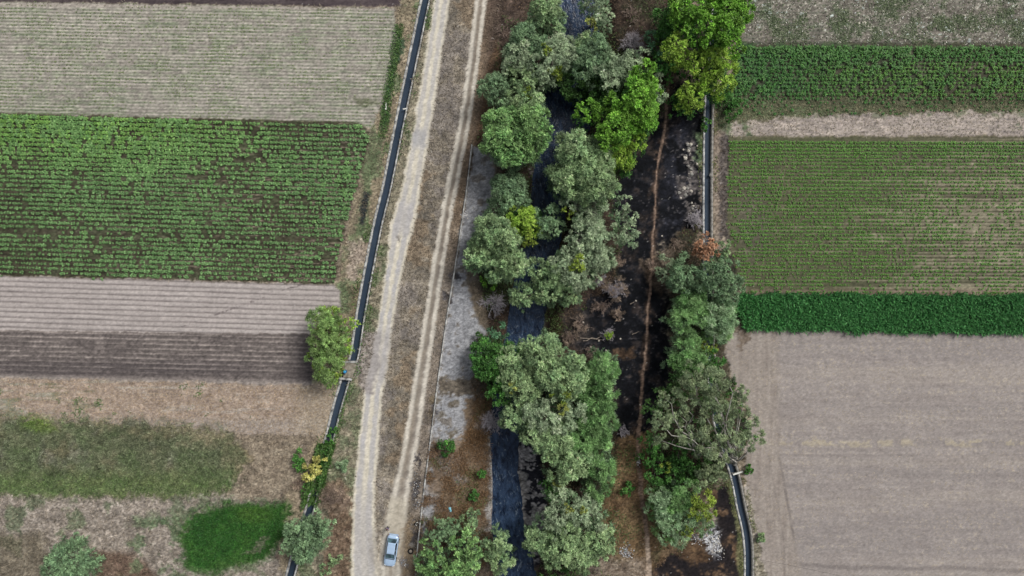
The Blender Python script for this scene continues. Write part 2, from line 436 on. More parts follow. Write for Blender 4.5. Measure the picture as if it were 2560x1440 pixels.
# --- burnt strip
burnt = poly([(1690,200),(1760,255),(1755,560),(1690,590),(1640,640),(1680,760),(1672,860),(1690,920),(1660,1000),(1620,1110),(1545,1090),(1520,1000),(1535,900),(1400,860),(1420,800),(1540,700),(1560,600),(1530,480),(1560,410),(1630,310)], 16, 3.2)
mix(burnt, ramp(U(N1 * .7 + N3 * .5), (13, 13, 15), (20, 20, 23), (32, 31, 35)))
mix(burnt * sstep(N3 + .7 * N1, .5, .95) * .65, ramp(U(N03), (46, 36, 28), (78, 60, 46)))
mix(burnt * sstep(N03 + .5 * N1, .75, 1.0) * .45, (108, 100, 96))
mix(burnt * sstep(NA * .8 + N8 * .4, .1, .7) * .55, ramp(U(N03 + .4 * N1), (36, 37, 44), (66, 66, 74)))
mix(burnt * sstep(N8 * .5 + NA - .3, .1, .6) * .5, ramp(U(N03), (58, 42, 32), (92, 70, 52)))
mix(poly([(1660,300),(1740,300),(1740,520),(1700,600),(1650,600)], 25, 2) * sstep(NA + N3, -.4, .6) * .5, ramp(U(N03), (44, 44, 56), (70, 70, 82)))
rocks = poly([(1712,350),(1758,330),(1758,560),(1720,560),(1690,470)], 10, 2)
mix(rocks * sstep(NA + .6 * N03, -.1, .3) * .9, ramp(U(N03 + N1 * .5), (56, 50, 48), (118, 108, 100)))
mix(poly([(1600,650),(1640,640),(1665,700),(1650,740),(1622,720)], 8, 2) * .7, ramp(U(N1), (82, 62, 46), (122, 100, 74)))
mix(poly([(1530,870),(1580,870),(1590,890),(1535,900)], 6, 2) * .75, ramp(U(N1), (74, 50, 30), (112, 80, 50)))
mix(poly([(1400,770),(1470,780),(1478,850),(1420,870)], 10, 2) * .6, ramp(U(N1), (62, 52, 44), (98, 84, 70)))
mix(poly([(1375,770),(1400,780),(1405,880),(1370,880)], 6, 2) * .7, (66, 56, 26))
# --- lower brown grass right of the trees
bg_ = poly([(1545,1090),(1600,1080),(1660,1080),(1670,1200),(1700,1320),(1740,1340),(1640,1450),(1480,1450),(1520,1380),(1500,1280)], 8, 2)
mix(bg_, ramp(U(N1 * .8 + N3 * .4), (84, 60, 36), (120, 90, 54), (142, 112, 72)))
mix(poly([(1560,1250),(1620,1300),(1625,1330),(1560,1350),(1545,1290)], 12, 2) * .6, (146, 116, 74))
mix(bg_ * sstep(-NB + .4 * N1, .2, .6) * .7, ramp(U(N1), (54, 50, 28), (80, 76, 44)))
mix(poly([(1480,1395),(1610,1395),(1622,1450),(1470,1450)], 14, 2) * .85, ramp(U(N1), (124, 108, 92), (164, 146, 124)))
b2 = poly([(1775,1230),(1820,1210),(1850,1330),(1862,1450),(1640,1450),(1625,1440),(1660,1395),(1720,1350),(1745,1335),(1790,1310)], 7, 2)
mix(b2, ramp(U(N1 * .8 + N3 * .4), (26, 22, 24), (42, 34, 32), (56, 44, 38)))
mix(b2 * sstep(N1 + .5 * N3, .25, .6) * .8, ramp(U(N03), (88, 62, 38), (128, 94, 62)))
mix(poly([(1680,1370),(1760,1340),(1772,1400),(1720,1410)], 9, 2.2) * .75, ramp(U(N1), (92, 62, 34), (122, 90, 54)))
mix(poly([(1640,1390),(1700,1350),(1760,1290),(1765,1320),(1705,1365),(1660,1390)], 5, 1) * .8, ramp(U(N1), (118, 92, 60), (146, 118, 84)))
mix(blob(1785, 1355, 16, 40, .6, 2.5) * sstep(N03 + .5 * NA, -.3, .3), ramp(U(N03), (150, 150, 152), (215, 214, 214)))
mix(blob(1738, 1345, 26, 14, .6, 2.5) * sstep(N03 + .4 * NA, .1, .5) * .8, (150, 146, 146))
mix(poly([(1890,1410),(1960,1410),(2000,1450),(1890,1450)], 6, 2.2) * .9, ramp(U(N1), (30, 24, 26), (62, 50, 48)))
und = poly([(1690,590),(1760,560),(1840,640),(1850,760),(1825,860),(1830,960),(1880,1100),(1840,1170),(1790,1220),(1680,1340),(1640,1250),(1620,1120),(1655,1000),(1690,900),(1670,800)], 8, 2)
mix(und, ramp(U(N1 * .8 + N3 * .4), (40, 38, 28), (66, 62, 44), (96, 86, 64)))
mix(und * sstep(NB, .1, .5) * .6, ramp(U(N1), (84, 64, 44), (122, 98, 72)))
# --- verges of the right canal
vr = poly([(1786,240),(1815,280),(1812,560),(1815,620),(1786,640)], 4, 1)
mix(vr, ramp(U(N1), (126, 108, 90), (164, 144, 122)))
mix(poly([(1798,340),(1822,340),(1822,600),(1800,600)], 5, 2) * .8, ramp(U(N03), (52, 46, 44), (96, 86, 80)))
mix(poly([(1886,1190),(1940,1440),(1886,1450),(1878,1340),(1858,1220)], 5, 1), ramp(U(N1 * .7 + N3 * .4), (112, 104, 78), (150, 138, 116), (172, 160, 144)))
mix(poly([(1822,1190),(1836,1215),(1858,1320),(1864,1440),(1846,1450),(1842,1330),(1820,1230)], 4, 1) * .85, ramp(U(N1), (76, 84, 44), (116, 112, 66)))
mix(poly([(1740,330),(1760,330),(1760,420),(1742,400)], 5, 1.5) * .9, ramp(U(N1), (70, 96, 52), (104, 124, 80)))
# --- left verge: between the fields and the canal
vl = (PXX < xl) & (PXX > 640)
vlm = vl * poly([(1100,-90),(985,-90),(992,100),(955,240),(930,330),(885,500),(855,640),(845,720),(790,800),(780,960),(850,965),(790,1090),(700,1280),(700,1450),(1000,1450),(1100,600)], 6, 1.5)
mix(vlm, ramp(U(N1 * .7 + N3 * .5), (116, 108, 80), (152, 134, 102), (178, 156, 126)))
mix(vlm * sstep(N3 + .5 * N1, .05, .45) * .75 * sstep(PYY, 1050, 900), ramp(U(N03), (74, 96, 56), (108, 124, 78)))
mix(poly([(1000,70),(1010,120),(985,200),(970,300),(955,340),(955,270),(975,170),(990,60)], 4, 1.5) * .9, ramp(U(N1), (48, 80, 48), (76, 106, 66)))
mix(poly([(925,330),(955,340),(935,440),(915,560),(880,640),(870,620),(905,500),(912,400)], 6, 2) * .75, ramp(U(N1), (72, 98, 54), (112, 126, 80)))
mix(poly([(908,480),(925,485),(908,560),(896,560)], 3, 1) * .9, (42, 46, 48))
mix(poly([(870,610),(920,600),(915,640),(895,700),(862,710),(868,650)], 6, 2) * .85, ramp(U(N1), (158, 138, 120), (186, 164, 142)))
mix(poly([(848,710),(875,700),(885,780),(845,790)], 5, 2) * .8, ramp(U(N1), (76, 98, 56), (112, 122, 80)))
mix(poly([(870,715),(905,715),(895,800),(880,800)], 5, 2) * .7, (122, 104, 74))
mix(poly([(800,1210),(860,1190),(884,1230),(880,1330),(872,1460),(790,1460),(820,1340)], 9, 2.5) * .85, ramp(U(N1 * .8 + N03 * .4), (88, 62, 44), (122, 92, 68), (150, 124, 98)))
# --- road: pale straw edges, grey wheel tracks, straw crown
rdd, rds, rdw, rda = pdist(PXX + 2.2 * N1 + 1.2 * N03, PYY, ROAD)
road = sstep(rdd + 2 * N3 - rdw, 5.0, -4)
u = rdd / np.maximum(rdw, 1) * -rds
mix(road, ramp(U(N1 * .4 + N03 * .4), (198, 184, 154), (212, 198, 166), (222, 208, 178)))
ruts = sstep(np.abs(np.abs(u + .03) - .48), .34, .16)
mix(road * ruts * (.75 + .25 * N1) * sstep(PYY, 330, 520) , ramp(U(N1 * .5), (168, 162, 160), (184, 178, 176)))
mix(road * ruts * .8 * sstep(PYY, 520, 330), ramp(U(N1 * .5), (174, 166, 158), (190, 182, 172)))
mix(road * sstep(np.abs(u), .85, .55) * sstep(np.abs(PYY - 545), 60, 20) * .8, (178, 170, 164))
mix(road * blob(1047, 345, 22, 22, .5, 1) * .8, (166, 162, 160))
mix(blob(994, 598, 5, 9, .4, 1) * .7, (124, 112, 100))
mix(road * sstep(PYY, 1180, 1300) * sstep(np.abs(u), .8, .5) * .75, (180, 171, 162))
mix(poly([(896,835),(945,825),(950,900),(935,990),(905,975),(890,945),(893,880)], 5, 1.5) * .85, ramp(U(N1 * .6 + N03 * .4), (134, 120, 112), (164, 150, 142)))
mix(road * sstep(np.abs(PYY - 890), 90, 40) * .6, ramp(U(N1), (158, 148, 142), (180, 170, 162)))
mix(poly([(955,1330),(1000,1300),(1010,1450),(930,1450),(938,1400)], 8, 2) * .8, ramp(U(N1), (186, 172, 144), (206, 192, 164)))
mix(blob(938, 1375, 14, 45, .5, 2) * .5, (150, 136, 118))
# --- two-rut track
td, ts, tw, ta = pdist(PXX + 1.6 * N1 + 1.0 * N03, PYY, TRACK)
ut = td * -ts
rutt = sstep(np.abs(td - tw * .62), 8.0, 2.0)
mix(sstep(td - tw, 5, -4) * .55, ramp(U(N1), (156, 142, 122), (182, 166, 142)))
mix(rutt * (.9 + .1 * N1), ramp(U(N1 * .5 + N03 * .5), (200, 186, 160), (218, 205, 180)))
mix(sstep(np.abs(td), 6, 2) * sstep(td - tw, 4, -4) * .5, ramp(U(N1), (118, 100, 80), (152, 132, 106)))
mix(poly([(975,1240),(1020,1250),(1008,1340),(962,1330)], 10, 1.5) * .75, ramp(U(N1 + .3 * N03), (182, 166, 134), (204, 188, 156)))
mix(poly([(1000,1330),(1030,1290),(1048,1320),(1040,1440),(1000,1440)], 8, 1.5) * .8, ramp(U(N1 + .4 * N03), (122, 98, 66), (160, 134, 98)))
# dark rubble against the wall
for c in [(1036,1345,10,30),(1048,1150,6,16),(1040,1230,10,34),(1045,1310,9,9),(1088,1020,5,16),(1135,690,10,14),(1120,740,8,16)]:
    mix(blob(*c, .4, 2.0) * .85, ramp(U(N03 + .4 * N1), (46, 42, 44), (92, 86, 86)))
mix(blob(1032, 1361, 6.5, 7.5, .25, 1) * .9, ramp(U(N03), (124, 116, 106), (158, 150, 138)))
mix(blob(1012, 1408, 9, 11, .5, 2) * .7, (126, 116, 112))
# --- fields
def rowv(y0, sl, pitch):
    v = (PYY - (y0 + sl * PXX)) / pitch
    return 0.5 + 0.5 * np.cos(2 * np.pi * v), v
FIELDS = {}
def field(k, pts, soft=3, warp=.7):
    m = poly(pts, soft, warp); zone(m, k); FIELDS[k] = m; return m
# ploughed dark strip, top left
m = field(1, [(-260,-90),(1000,-90),(1000,16),(900,16),(0,4),(-260,1)])
mix(m, ramp(U(HZ1 * .8 + N03 * .3), (62, 50, 52), (82, 68, 68), (98, 84, 80)))
# pale stubble with faint green rows
m = field(2, [(-260,3),(0,5),(985,21),(992,100),(960,245),(930,320),(905,308),(0,284),(-260,276)])
PYs = PYY; PYY = PYY + 1.6 * N3
r, v = rowv(0, .016, 8.2)
PYY = PYs
mix(m, ramp(U(HZ1 * .7 + N1 * .35), (134, 124, 110), (152, 142, 128), (168, 158, 144)))
g = sstep(.75 * HZ2 + .8 * N3 * .6 + .5 * N1 + .5 * (r - .5), -.35, .75)
mix(m * g * .8, ramp(U(N1 + N03 * .5), (100, 116, 80), (126, 138, 100)))
mix(m * (r ** 3) * np.clip(.75 + .35 * HZ1 + .25 * N1, 0, 1), (190, 178, 160))
mix(m * (1 - r) ** 2 * np.clip(.5 + .3 * N1 + .2 * HZ1, 0, 1) * .8, ramp(U(N03 + N1 * .5), (98, 106, 78), (124, 128, 98)))
mix(m * sstep(np.abs(PYY - (12 + .01 * PXX)), 7, 3) * .9, (166, 153, 137))
mix(poly([(880,250),(940,246),(945,258),(900,266)], 6, 1.5) * .65, (86, 92, 56))
# leafy green crop on the left
m = field(3, [(-260,276),(0,284),(905,306),(925,330),(912,400),(880,500),(850,620),(835,712),(700,705),(0,690),(-260,682)])
r, v = rowv(291 + 5.7, .029, 11.4)
mix(m, ramp(U(HZ1 * .5 + N1 * .5), (52, 48, 36), (68, 64, 48), (96, 88, 74)))
wet = sstep(N8 + .4 * N3, .1, .6)
mix(m * sstep(HZ2 + .4 * (r - .5) + .4 * N8, .35, .8) * .7 * sstep(PXX, -200, 700), (136, 122, 106))
mix(m * .35 * sstep(N1, -.2, .6), (58, 72, 42))
# raked bare soil with long furrows
m = field(4, [(-260,682),(0,690),(835,712),(850,730),(852,765),(800,795),(778,836),(0,828),(-260,824)])
r, v = rowv(697, .029, 12.7)
lines = np.clip((1 - np.abs(((v + .12 * HZ1) % 1) - .5) * 2) , 0, 1) ** 3
mix(m, ramp(U(HZ1 * .6 + N1 * .25), (164, 152, 144), (176, 164, 156), (186, 174, 165)))
mix(m * lines * np.clip(.95 + .3 * HZ1, 0, 1), (118, 107, 102))
Z += m * (-.07) * lines
diag = np.abs((PYY - 823) - (PXX - 437) * (715 - 823) / (740 - 437))
mix(m * sstep(diag + 1.5 * N1, 3.0, 1.0) * sstep(N03 + .5 * NA, .0, .4) * (PXX > 430) * (PXX < 760) * .8, (108, 96, 92))
# damp dark soil drilled in rows
m = field(5, [(-260,824),(0,828),(776,836),(782,962),(700,962),(0,944),(-260,936)])
r, v = rowv(828, .022, 12.0)
st = (r - .5) * 1.0 + .7 * HZ2 + .5 * HZ1 - .25 * N8
dark = sstep(st, .45, -.1) * (0.75 + .25 * N1)
mix(m, ramp(U(HZ1 * .6 + N1 * .3), (140, 126, 116), (154, 140, 130)))
mix(m * .8, ramp(U(N03 + HZ2 * .4), (76, 66, 62), (98, 86, 80)))
mix(m * (1 - dark) * .45, (140, 126, 116))
crest = r ** 4
mix(m * crest * np.clip(.75 + .6 * HZ1 + .35 * HZ2 - .3 * N8, 0, 1) * sstep(PYY - .022 * PXX, 925, 905), ramp(U(N03), (146, 132, 120), (166, 150, 138)))
mix(m * sstep(PYY, 888, 915) * sstep(PYY, 946, 930) * .55 * sstep(PXX, 760, 500) * (1 - .7 * crest), (82, 72, 70))
mix(m * sstep(PXX, 690, 775) * .55, (64, 56, 56))  # right end beside the tree: its soft shade painted into the soil
mix(m * sstep(PYY - .022 * PXX, 932, 942) * .85, (152, 138, 126))
Z += m * .05 * (r - .5)
# dry maize stubble
m = field(6, [(-260,936),(0,944),(700,962),(850,966),(842,1010),(800,1085),(620,1085),(500,1068),(0,1045),(-260,1040)], 5, 1)
mix(m, ramp(U(HZ2 * .5 + N1 * .4 + N03 * .2), (144, 122, 104), (164, 141, 120), (184, 162, 140)))
mix(m * sstep(HZ1 + .6 * N3, .05, .6) * sstep(PXX, 500, 0) * .75, ramp(U(N1), (104, 114, 78), (134, 138, 104)))
mix(m * sstep(HZ1 + N1 * .5, .3, .8) * .6, (172, 160, 146))
mix(m * sstep(PYY, 1035, 1060) * .6, (156, 144, 132))
mix(m * sstep(PXX, 700, 790) * .7, ramp(U(N1), (150, 134, 110), (182, 164, 136)))
# weedy fallow
m = field(7, [(-260,1036),(0,1045),(500,1068),(560,1085),(630,1130),(600,1190),(560,1240),(400,1245),(0,1238),(-260,1230)], 22, 4)
m = m * np.clip(sstep(PXX + 45 * N3 + 30 * N1, 700, 450) * .9, 0, 1); FIELDS[7] = m
mix(m, ramp(U(N1 * .6 + N3 * .4 + N03 * .3), (76, 82, 60), (104, 114, 82), (134, 138, 108)))
mix(m * sstep(NB + .5 * N1, .1, .6) * .6, ramp(U(N1), (104, 92, 72), (140, 124, 96)))
mix(m * sstep(NA + .4 * N8, .25, .7) * .55, ramp(U(N03), (126, 120, 110), (152, 146, 136)))
mix(m * sstep(-NB + .4 * NA, .0, .5) * .6, ramp(U(N03), (70, 94, 52), (98, 120, 72)))
mix(m * sstep(PYY, 1150, 1215) * .85, ramp(U(N1 + .4 * N3), (82, 112, 54), (120, 138, 82)))
mix(blob(95, 1060, 45, 20, .5, 2) * .8, ramp(U(N1), (92, 124, 42), (120, 142, 62)))
# pale weedy waste at the bottom
m = field(8, [(-260,1230),(0,1238),(400,1245),(540,1240),(700,1250),(700,1500),(-260,1500)], 8, 2)
mix(m, ramp(U(N1 * .7 + N3 * .5), (122, 110, 96), (152, 138, 122), (180, 165, 148)))
mix(m * sstep(N3 + .6 * NA, .25, .7) * .75, ramp(U(N03), (74, 92, 58), (110, 120, 82)))
mix(poly([(230,1380),(340,1380),(400,1450),(240,1450)], 14, 2) * .8, ramp(U(N1), (84, 58, 42), (116, 86, 64)))
mix(poly([(-100,1340),(110,1330),(140,1460),(-100,1460)], 14, 2) * .7, ramp(U(N1), (88, 78, 58), (122, 110, 84)))
mix(poly([(330,1290),(470,1290),(470,1440),(330,1440)], 25, 2.5) * sstep(NA + .5 * N1, 0, .4) * .8, ramp(U(N1), (70, 96, 56), (100, 120, 76)))
# lush grass patch
m = field(9, [(519,1268),(600,1254),(721,1258),(724,1320),(684,1388),(600,1415),(527,1432),(466,1418),(456,1340),(478,1296)], 18, 2.4)
mix(m, ramp(U(N1 * .4 + N3 * .7), (36, 75, 30), (48, 91, 35), (72, 106, 45)))
mix(blob(640, 1285, 50, 22, .6, 1) * m * .5, (96, 122, 48))
mix(m * poly([(608,1388),(640,1362),(655,1345),(672,1340),(668,1362),(640,1380)], 4, 1.5) * .9, (122, 114, 100))
# --- right-hand fields
m = field(10, [(1870,-90),(2820,-90),(2820,113),(2560,113),(1850,108),(1862,60)], 6, 1.5)
mix(m, ramp(U(HZ1 * .4 + N1 * .6), (100, 92, 78), (124, 115, 100), (146, 136, 122)))
r, v = rowv(-60, .004, 9.2)
mix(m * sstep(.8 * (r - .5) + .5 * HZ1 + .3 * N1, .0, .5) * .45, (88, 96, 74))
mix(m * sstep(N3 * .6 + N1 * .5 + HZ2 * .3 - .05 * sstep(PXX, 1900, 2300), -.25, .4) * .75, ramp(U(N03 + N1 * .3), (70, 84, 56), (104, 112, 80)))
mix(m * sstep(N03 + .35 * NA, .82, 1.0) * .8, (186, 178, 156))
mix(m * sstep(N03 - .35 * NA, .86, 1.05) * .8, (172, 186, 178))
mix(m * sstep(np.abs(PYY - 110), 6, 2) * .6, (60, 62, 50))
m = field(11, [(1790,240),(1830,190),(1840,112),(1850,108),(2820,113),(2820,275),(2560,278),(2100,285),(1900,300),(1835,310),(1795,330)], 6, 1.5)
mix(m, ramp(U(HZ1 * .4 + N1 * .5), (54, 56, 40), (74, 72, 56), (98, 90, 76)))
mix(m * sstep(N1 + .5 * NA, -.3, .4) * .7 * sstep(PXX, 2500, 1900), ramp(U(N03), (44, 72, 42), (66, 94, 56)))
mix(m * sstep(PYY, 225, 275) * .6, ramp(U(N1 + HZ1), (80, 98, 62), (122, 118, 92)))
m = field(12, [(1800,330),(1840,308),(1900,300),(2100,285),(2560,278),(2820,275),(2820,340),(2560,342),(1820,342)], 6, 1.5)
mix(m, ramp(U(HZ1 * .5 + N1 * .5), (150, 134, 122), (170, 154, 140), (186, 168, 150)))
mix(m * sstep(HZ2 + N3 * .4, .2, .7) * .6, (128, 116, 108))
mix(m * sstep(N3 + .4 * N1 - sstep(PXX, 1860, 1960) * 1.2 + .5, .0, .5) * .9, ramp(U(N1), (62, 90, 48), (96, 112, 70)))
mix(m * sstep(PYY, 300, 286) * sstep(N1, -.2, .4) * .7, ramp(U(N03), (80, 100, 60), (116, 118, 84)))
m = field(13, [(1820,342),(2560,342),(2820,343),(2820,740),(2560,738),(1850,733),(1836,680),(1818,560)], 4, .8)
r, v = rowv(346, .004, 8.9)
mix(m, ramp(U(HZ1 * .5 + N1 * .35), (76, 74, 56), (92, 88, 68), (108, 102, 82)))
mix(m * sstep(.9 * (r - .5) + .6 * HZ1 + .9 * sstep(PXX, 1950, 2500) + .55 * fbm(X / 22, Y, .9, 3, 8) + .5 * sstep(PYY, 380, 520) - .5 * np.abs(PYY - 560) / 250, .65, 1.35) * .8, ramp(U(N1), (132, 124, 102), (156, 148, 124)))
mix(m * .25 * sstep(PXX, 2500, 2000), ramp(U(N1), (74, 84, 48), (92, 100, 64)))
mix(m * sstep(PYY, 715, 732) * .6, ramp(U(N1), (112, 92, 80), (160, 138, 122)))
mix(m * blob(1880, 560, 40, 90, .6, 2) * .5, (98, 90, 80))
m = field(14, [(1845,735),(2560,738),(2820,740),(2820,834),(2560,832),(1860,826),(1842,780)], 5, 1.5)
mix(m, ramp(U(N1), (28, 48, 30), (46, 64, 42)))
m = field(15, [(1860,826),(2560,832),(2820,834),(2820,1500),(1945,1500),(1905,1400),(1888,1300),(1868,1200),(1860,1150),(1880,1050),(1840,960),(1815,880),(1822,835)], 5, 1)
mix(m, ramp(U(HZ1 * .45 + N3 * .3 + N1 * .3), (142, 130, 122), (152, 141, 133), (162, 151, 143)))
BW = fbm(X / 30, Y, 2.6, 3, 7)
mix(m * sstep(BW, .05, .6) * .28, (170, 157, 142))
mix(m * sstep(-BW, .1, .6) * .3, (134, 125, 120))
mix(m * sstep(N03 + .3 * HZ1, .55, .95) * .55, (180, 164, 140))
mix(m * sstep(N03 - .3 * HZ1, .6, .95) * .4, (116, 106, 100))
mix(m * sstep(np.abs(PYY - 1108 + 6 * N8), 14, 4) * sstep(N1 + N03 * .5, -.1, .5) * .5, (182, 166, 130))
mix(m * sstep(np.abs(PYY - (1137 + .004 * (PXX - 1900)) + 1.5 * N3), 4.5, 1) * np.clip(.28 + .2 * N3, 0, 1), (128, 117, 110))
mix(m * sstep(np.abs(PYY - (1413 + .02 * (PXX - 2000)) - 4 * N8), 8, 2) * (PXX > 1985) * .6, (122, 112, 106))
xlim = np.interp(PYY, [826, 1140, 1360, 1440], [1945, 1950, 1990, 2005])
vm = m * sstep(PXX - xlim, 10, -10)
VV = fbm(X, Y / 14, 0.35, 3, 2)
mix(vm * .75, ramp(U(VV * .7 + N1 * .3), (134, 120, 108), (152, 139, 126), (168, 155, 141)))
mix(m * sstep(np.abs(PXX - np.interp(PYY, [1140, 1360], [1948, 1987])), 5, 1) * sstep(PYY, 1135, 1170) * sstep(PYY, 1390, 1330) * np.clip(.5 + .3 * N1, 0, 1), (116, 106, 99))
mix(m * sstep(np.abs(PXX + 26 - np.interp(PYY, [1140, 1360], [1948, 1987])), 4, 1) * sstep(PYY, 1135, 1170) * np.clip(.25 + .2 * N1, 0, 1), (120, 109, 101))
mix(poly([(1842,828),(1880,828),(1875,860),(1845,880)], 6, 2.5) * .7, ramp(U(N03), (84, 68, 54), (130, 110, 88)))
Z += FIELDS[15] * (.02 * N03) + FIELDS[8] * .06 * N03 + FIELDS[7] * .06 * N03 + emb * .03 * N03 + burnt * .04 * N03

# --- footpath through the burnt strip
pd, ps, pw, pa = pdist(PXX + 3 * N3 + 1.2 * N1, PYY, PATH)
pm = sstep(pd - pw * .62, 1.6, -1.2)
mix(sstep(pd - pw, 12, 0) * sstep(N1, -.2, .4) * .55, ramp(U(N03), (84, 58, 40), (116, 84, 60)))
mix(pm, ramp(U(N1 * .6 + N03 * .4), (104, 78, 60), (134, 104, 82), (152, 124, 100)))
mix(pm * sstep(PYY, 1300, 1380) * .7, (178, 156, 130))
# loose pale flecks everywhere off the fields (stones, scraps of litter)
fl = (np.random.default_rng(3).random(X.size) > .9986) & (PXX > 700) & (PXX < 1900) & (rv > 0)
COLR[fl] = COLR[fl] * .35 + np.array([196, 190, 180]) * .65

# zones that are not fields
zone(vlm * (ZONE == 0), 20)
ZONE[strip & (ZONE == 0)] = 21
ZONE[(strip2 | strip3) & (ZONE == 0)] = 22
zone(road, 23)
zone(sstep(td - tw, 5, -5), 24)
zone(emb2, 25)
ZONE[(burnt > .5) | (b2 > .5)] = 26
zone(pm, 27)
ZONE[(ZONE == 0) & ((forest > .5) | (PXX > xwal)) & (PXX < xr)] = 28
ZONE[ZONE == 0] = 29
NAMES = {1: ('field', 'dark ploughed soil strip along the top left edge'), 2: ('field', 'pale stubble field with faint green rows at upper left'),
 3: ('field', 'dark soil field planted with leafy green rows on the left'), 4: ('field', 'smooth raked bare field with long grey furrows'),
 5: ('field', 'damp dark brown soil field drilled in stripes'), 6: ('field', 'dry tan stubble field below the dark striped soil'),
 7: ('meadow', 'weedy olive green fallow ground at lower left'), 8: ('meadow', 'pale dry weedy waste ground around the lush patch'),
 9: ('lawn', 'lush dark green rounded grass patch at lower left'), 10: ('field', 'weedy grey brown field flecked with pale scraps at upper right'),
 11: ('field', 'green crop field of bushy plants at upper right'), 12: ('field_margin', 'pale straw strip between the two right hand crops'),
 13: ('field', 'brown field with thin bright green seedling rows'), 14: ('field', 'soil under the dense dark green fodder band'),
 15: ('field', 'large bare grey brown field at lower right'), 20: ('verge', 'grassy bank between left fields and narrow canal'),
 21: ('verge', 'dry grass strip between the canal and the dirt road'), 22: ('verge', 'brown weedy strip on both sides of the rutted track'),
 23: ('road', 'pale dirt road running beside the canal'), 24: ('track', 'straw coloured two rut track beside the road'),
 25: ('embankment', 'grey concrete river slope patched with brown weeds'), 26: ('burnt_ground', 'blackened burnt ground right of the river trees'),
 27: ('footpath', 'thin brown footpath through the burnt ground'), 28: ('riverbank', 'dark brown ground under the river trees'),
 29: ('ground', 'dry grassy ground along the field edges')}
MATS = {k: (M_SOIL if k in (1, 2, 3, 4, 5, 12, 13, 15) else M_ROAD if k in (23, 24, 27) else M_ROUGH) for k in NAMES}
ii = (np.arange(NY - 1)[:, None] * NX + np.arange(NX - 1)[None, :]).ravel()
QUADS = np.stack([ii, ii + 1, ii + NX + 1, ii + NX], 1)
FZ = ZONE[ii]
lum = (COLR @ np.array([.3, .59, .11]))[:, None]
sat = np.where(np.isin(ZONE, (23, 24)), .58, np.where(ZONE == 25, .6, np.where(np.isin(ZONE, (3, 9, 11, 14, 13, 7)), .95, np.where(np.isin(ZONE, (15, 4)), .80, .72))))[:, None]
COLR = lum + (COLR - lum) * sat + np.array([-1.0, .5, 2.5])
WN = np.random.default_rng(17).normal(0, 1, (NY, NX))
WN = (WN + .5 * np.roll(WN, 1, 0) + .5 * np.roll(WN, 1, 1) + .4 * np.roll(WN, (1, 1), (0, 1))).ravel() / 1.3
gr = np.where(np.isin(ZONE, (23, 24)), .035, np.where(np.isin(ZONE, (1, 4, 15)), .035, np.where(np.isin(ZONE, (2, 5, 12, 13, 25, 6, 22)), .07, .12)))
COLR = COLR * (1 + (gr * WN)[:, None] + (gr * .8 * N03)[:, None])
CLIN = np.clip(lin(np.clip(COLR, 2, 250)), 0, 1)
VERT = np.stack([X, Y, Z], 1)
for k in NAMES:
    q = QUADS[FZ == k]
    if not len(q): continue
    us, inv = np.unique(q.ravel(), return_inverse=True)
    me = np_mesh(NAMES[k][0], VERT[us], inv.reshape(-1, 4), CLIN[us], True)
    o = link_mesh(NAMES[k][0], me, MATS[k])
    tag(o, NAMES[k][1], None, None, 'structure')
# far ground ring out to the horizon
B = 1500
ring = np.array([(-B,-B,0),(B,-B,0),(B,B,0),(-B,B,0),(gx[0],gy[0],0),(gx[-1],gy[0],0),(gx[-1],gy[-1],0),(gx[0],gy[-1],0)], float)
me = np_mesh('ground', ring, np.array([(0,1,5,4),(1,2,6,5),(2,3,7,6),(3,0,4,7)]), np.tile(lin((138,130,106)), (8, 1)))
tag(link_mesh('ground', me, M_ROUGH), 'farmland beyond the fields out to the horizon', None, None, 'structure')

def gi(x, y):
    i = np.clip(np.round((np.asarray(x) - gx[0]) / DX).astype(int), 0, NX - 1)
    j = np.clip(np.round((np.asarray(y) - gy[0]) / DY).astype(int), 0, NY - 1)
    return j * NX + i
def gz(x, y): return Z[gi(x, y)]
def on(px, py):
    """point on the ground that shows at this photo pixel"""
    z = 0.0
    for _ in range(4):
        p = P(px, py, z); z = float(gz(p[0], p[1]))
    p = P(px, py, z)
    return (p[0], p[1], z)

# ------------------------------------------------------------------ water
def ribbon(line, half, z, name, mat, label, sub=6):
    pts = []
    for a, b in zip(line, line[1:]):
        for t in np.linspace(0, 1, sub, endpoint=False):
            pts.append([a[i] + (b[i] - a[i]) * t for i in range(len(a))])
    pts.append(list(line[-1]))
    pts = np.array(pts, float)
    d = np.gradient(pts[:, :2], axis=0); n = np.stack([-d[:, 1], d[:, 0]], 1); n /= np.linalg.norm(n, axis=1)[:, None]
    if len(line[0]) > 2: n = np.tile([[-1.0, 0.0]], (len(pts), 1))      # the wide river: cut straight across, so its bends never fold
    h = (pts[:, 2] + half + 2.5 * fbm(pts[:, 0] * .3, pts[:, 1] * .3, 3.0, 3, 2) if pts.shape[1] > 2 else np.full(len(pts), half))[:, None]
    A = pts[:, :2] - n * h; Bp = pts[:, :2] + n * h
    v = []
    for a, b in zip(A, Bp): v += [(*[(c - o) * S * s for c, o, s in ((a[0], W2, 1), (a[1], H2, -1))], z), (*[(c - o) * S * s for c, o, s in ((b[0], W2, 1), (b[1], H2, -1))], z)]
    m = len(pts)
    f = np.array([(2 * i, 2 * i + 1, 2 * i + 3, 2 * i + 2) for i in range(m - 1)])
    o = link_mesh(name, np_mesh(name, np.array(v), f, None, True), mat)
    return tag(o, label, None, None, 'structure')
ribbon(RIVER, 8, WATER_Z, 'river', M_RIVER, 'dark blue river winding between the trees', 14)
ribbon(CANAL_L, 9.5, CANAL_Z, 'canal_water', M_CANALW, 'slate coloured water in the narrow left canal')
ribbon(CANAL_R, 9.5, CANAL_Z, 'canal_water', M_CANALW, 'slate coloured water in the narrow right canal')

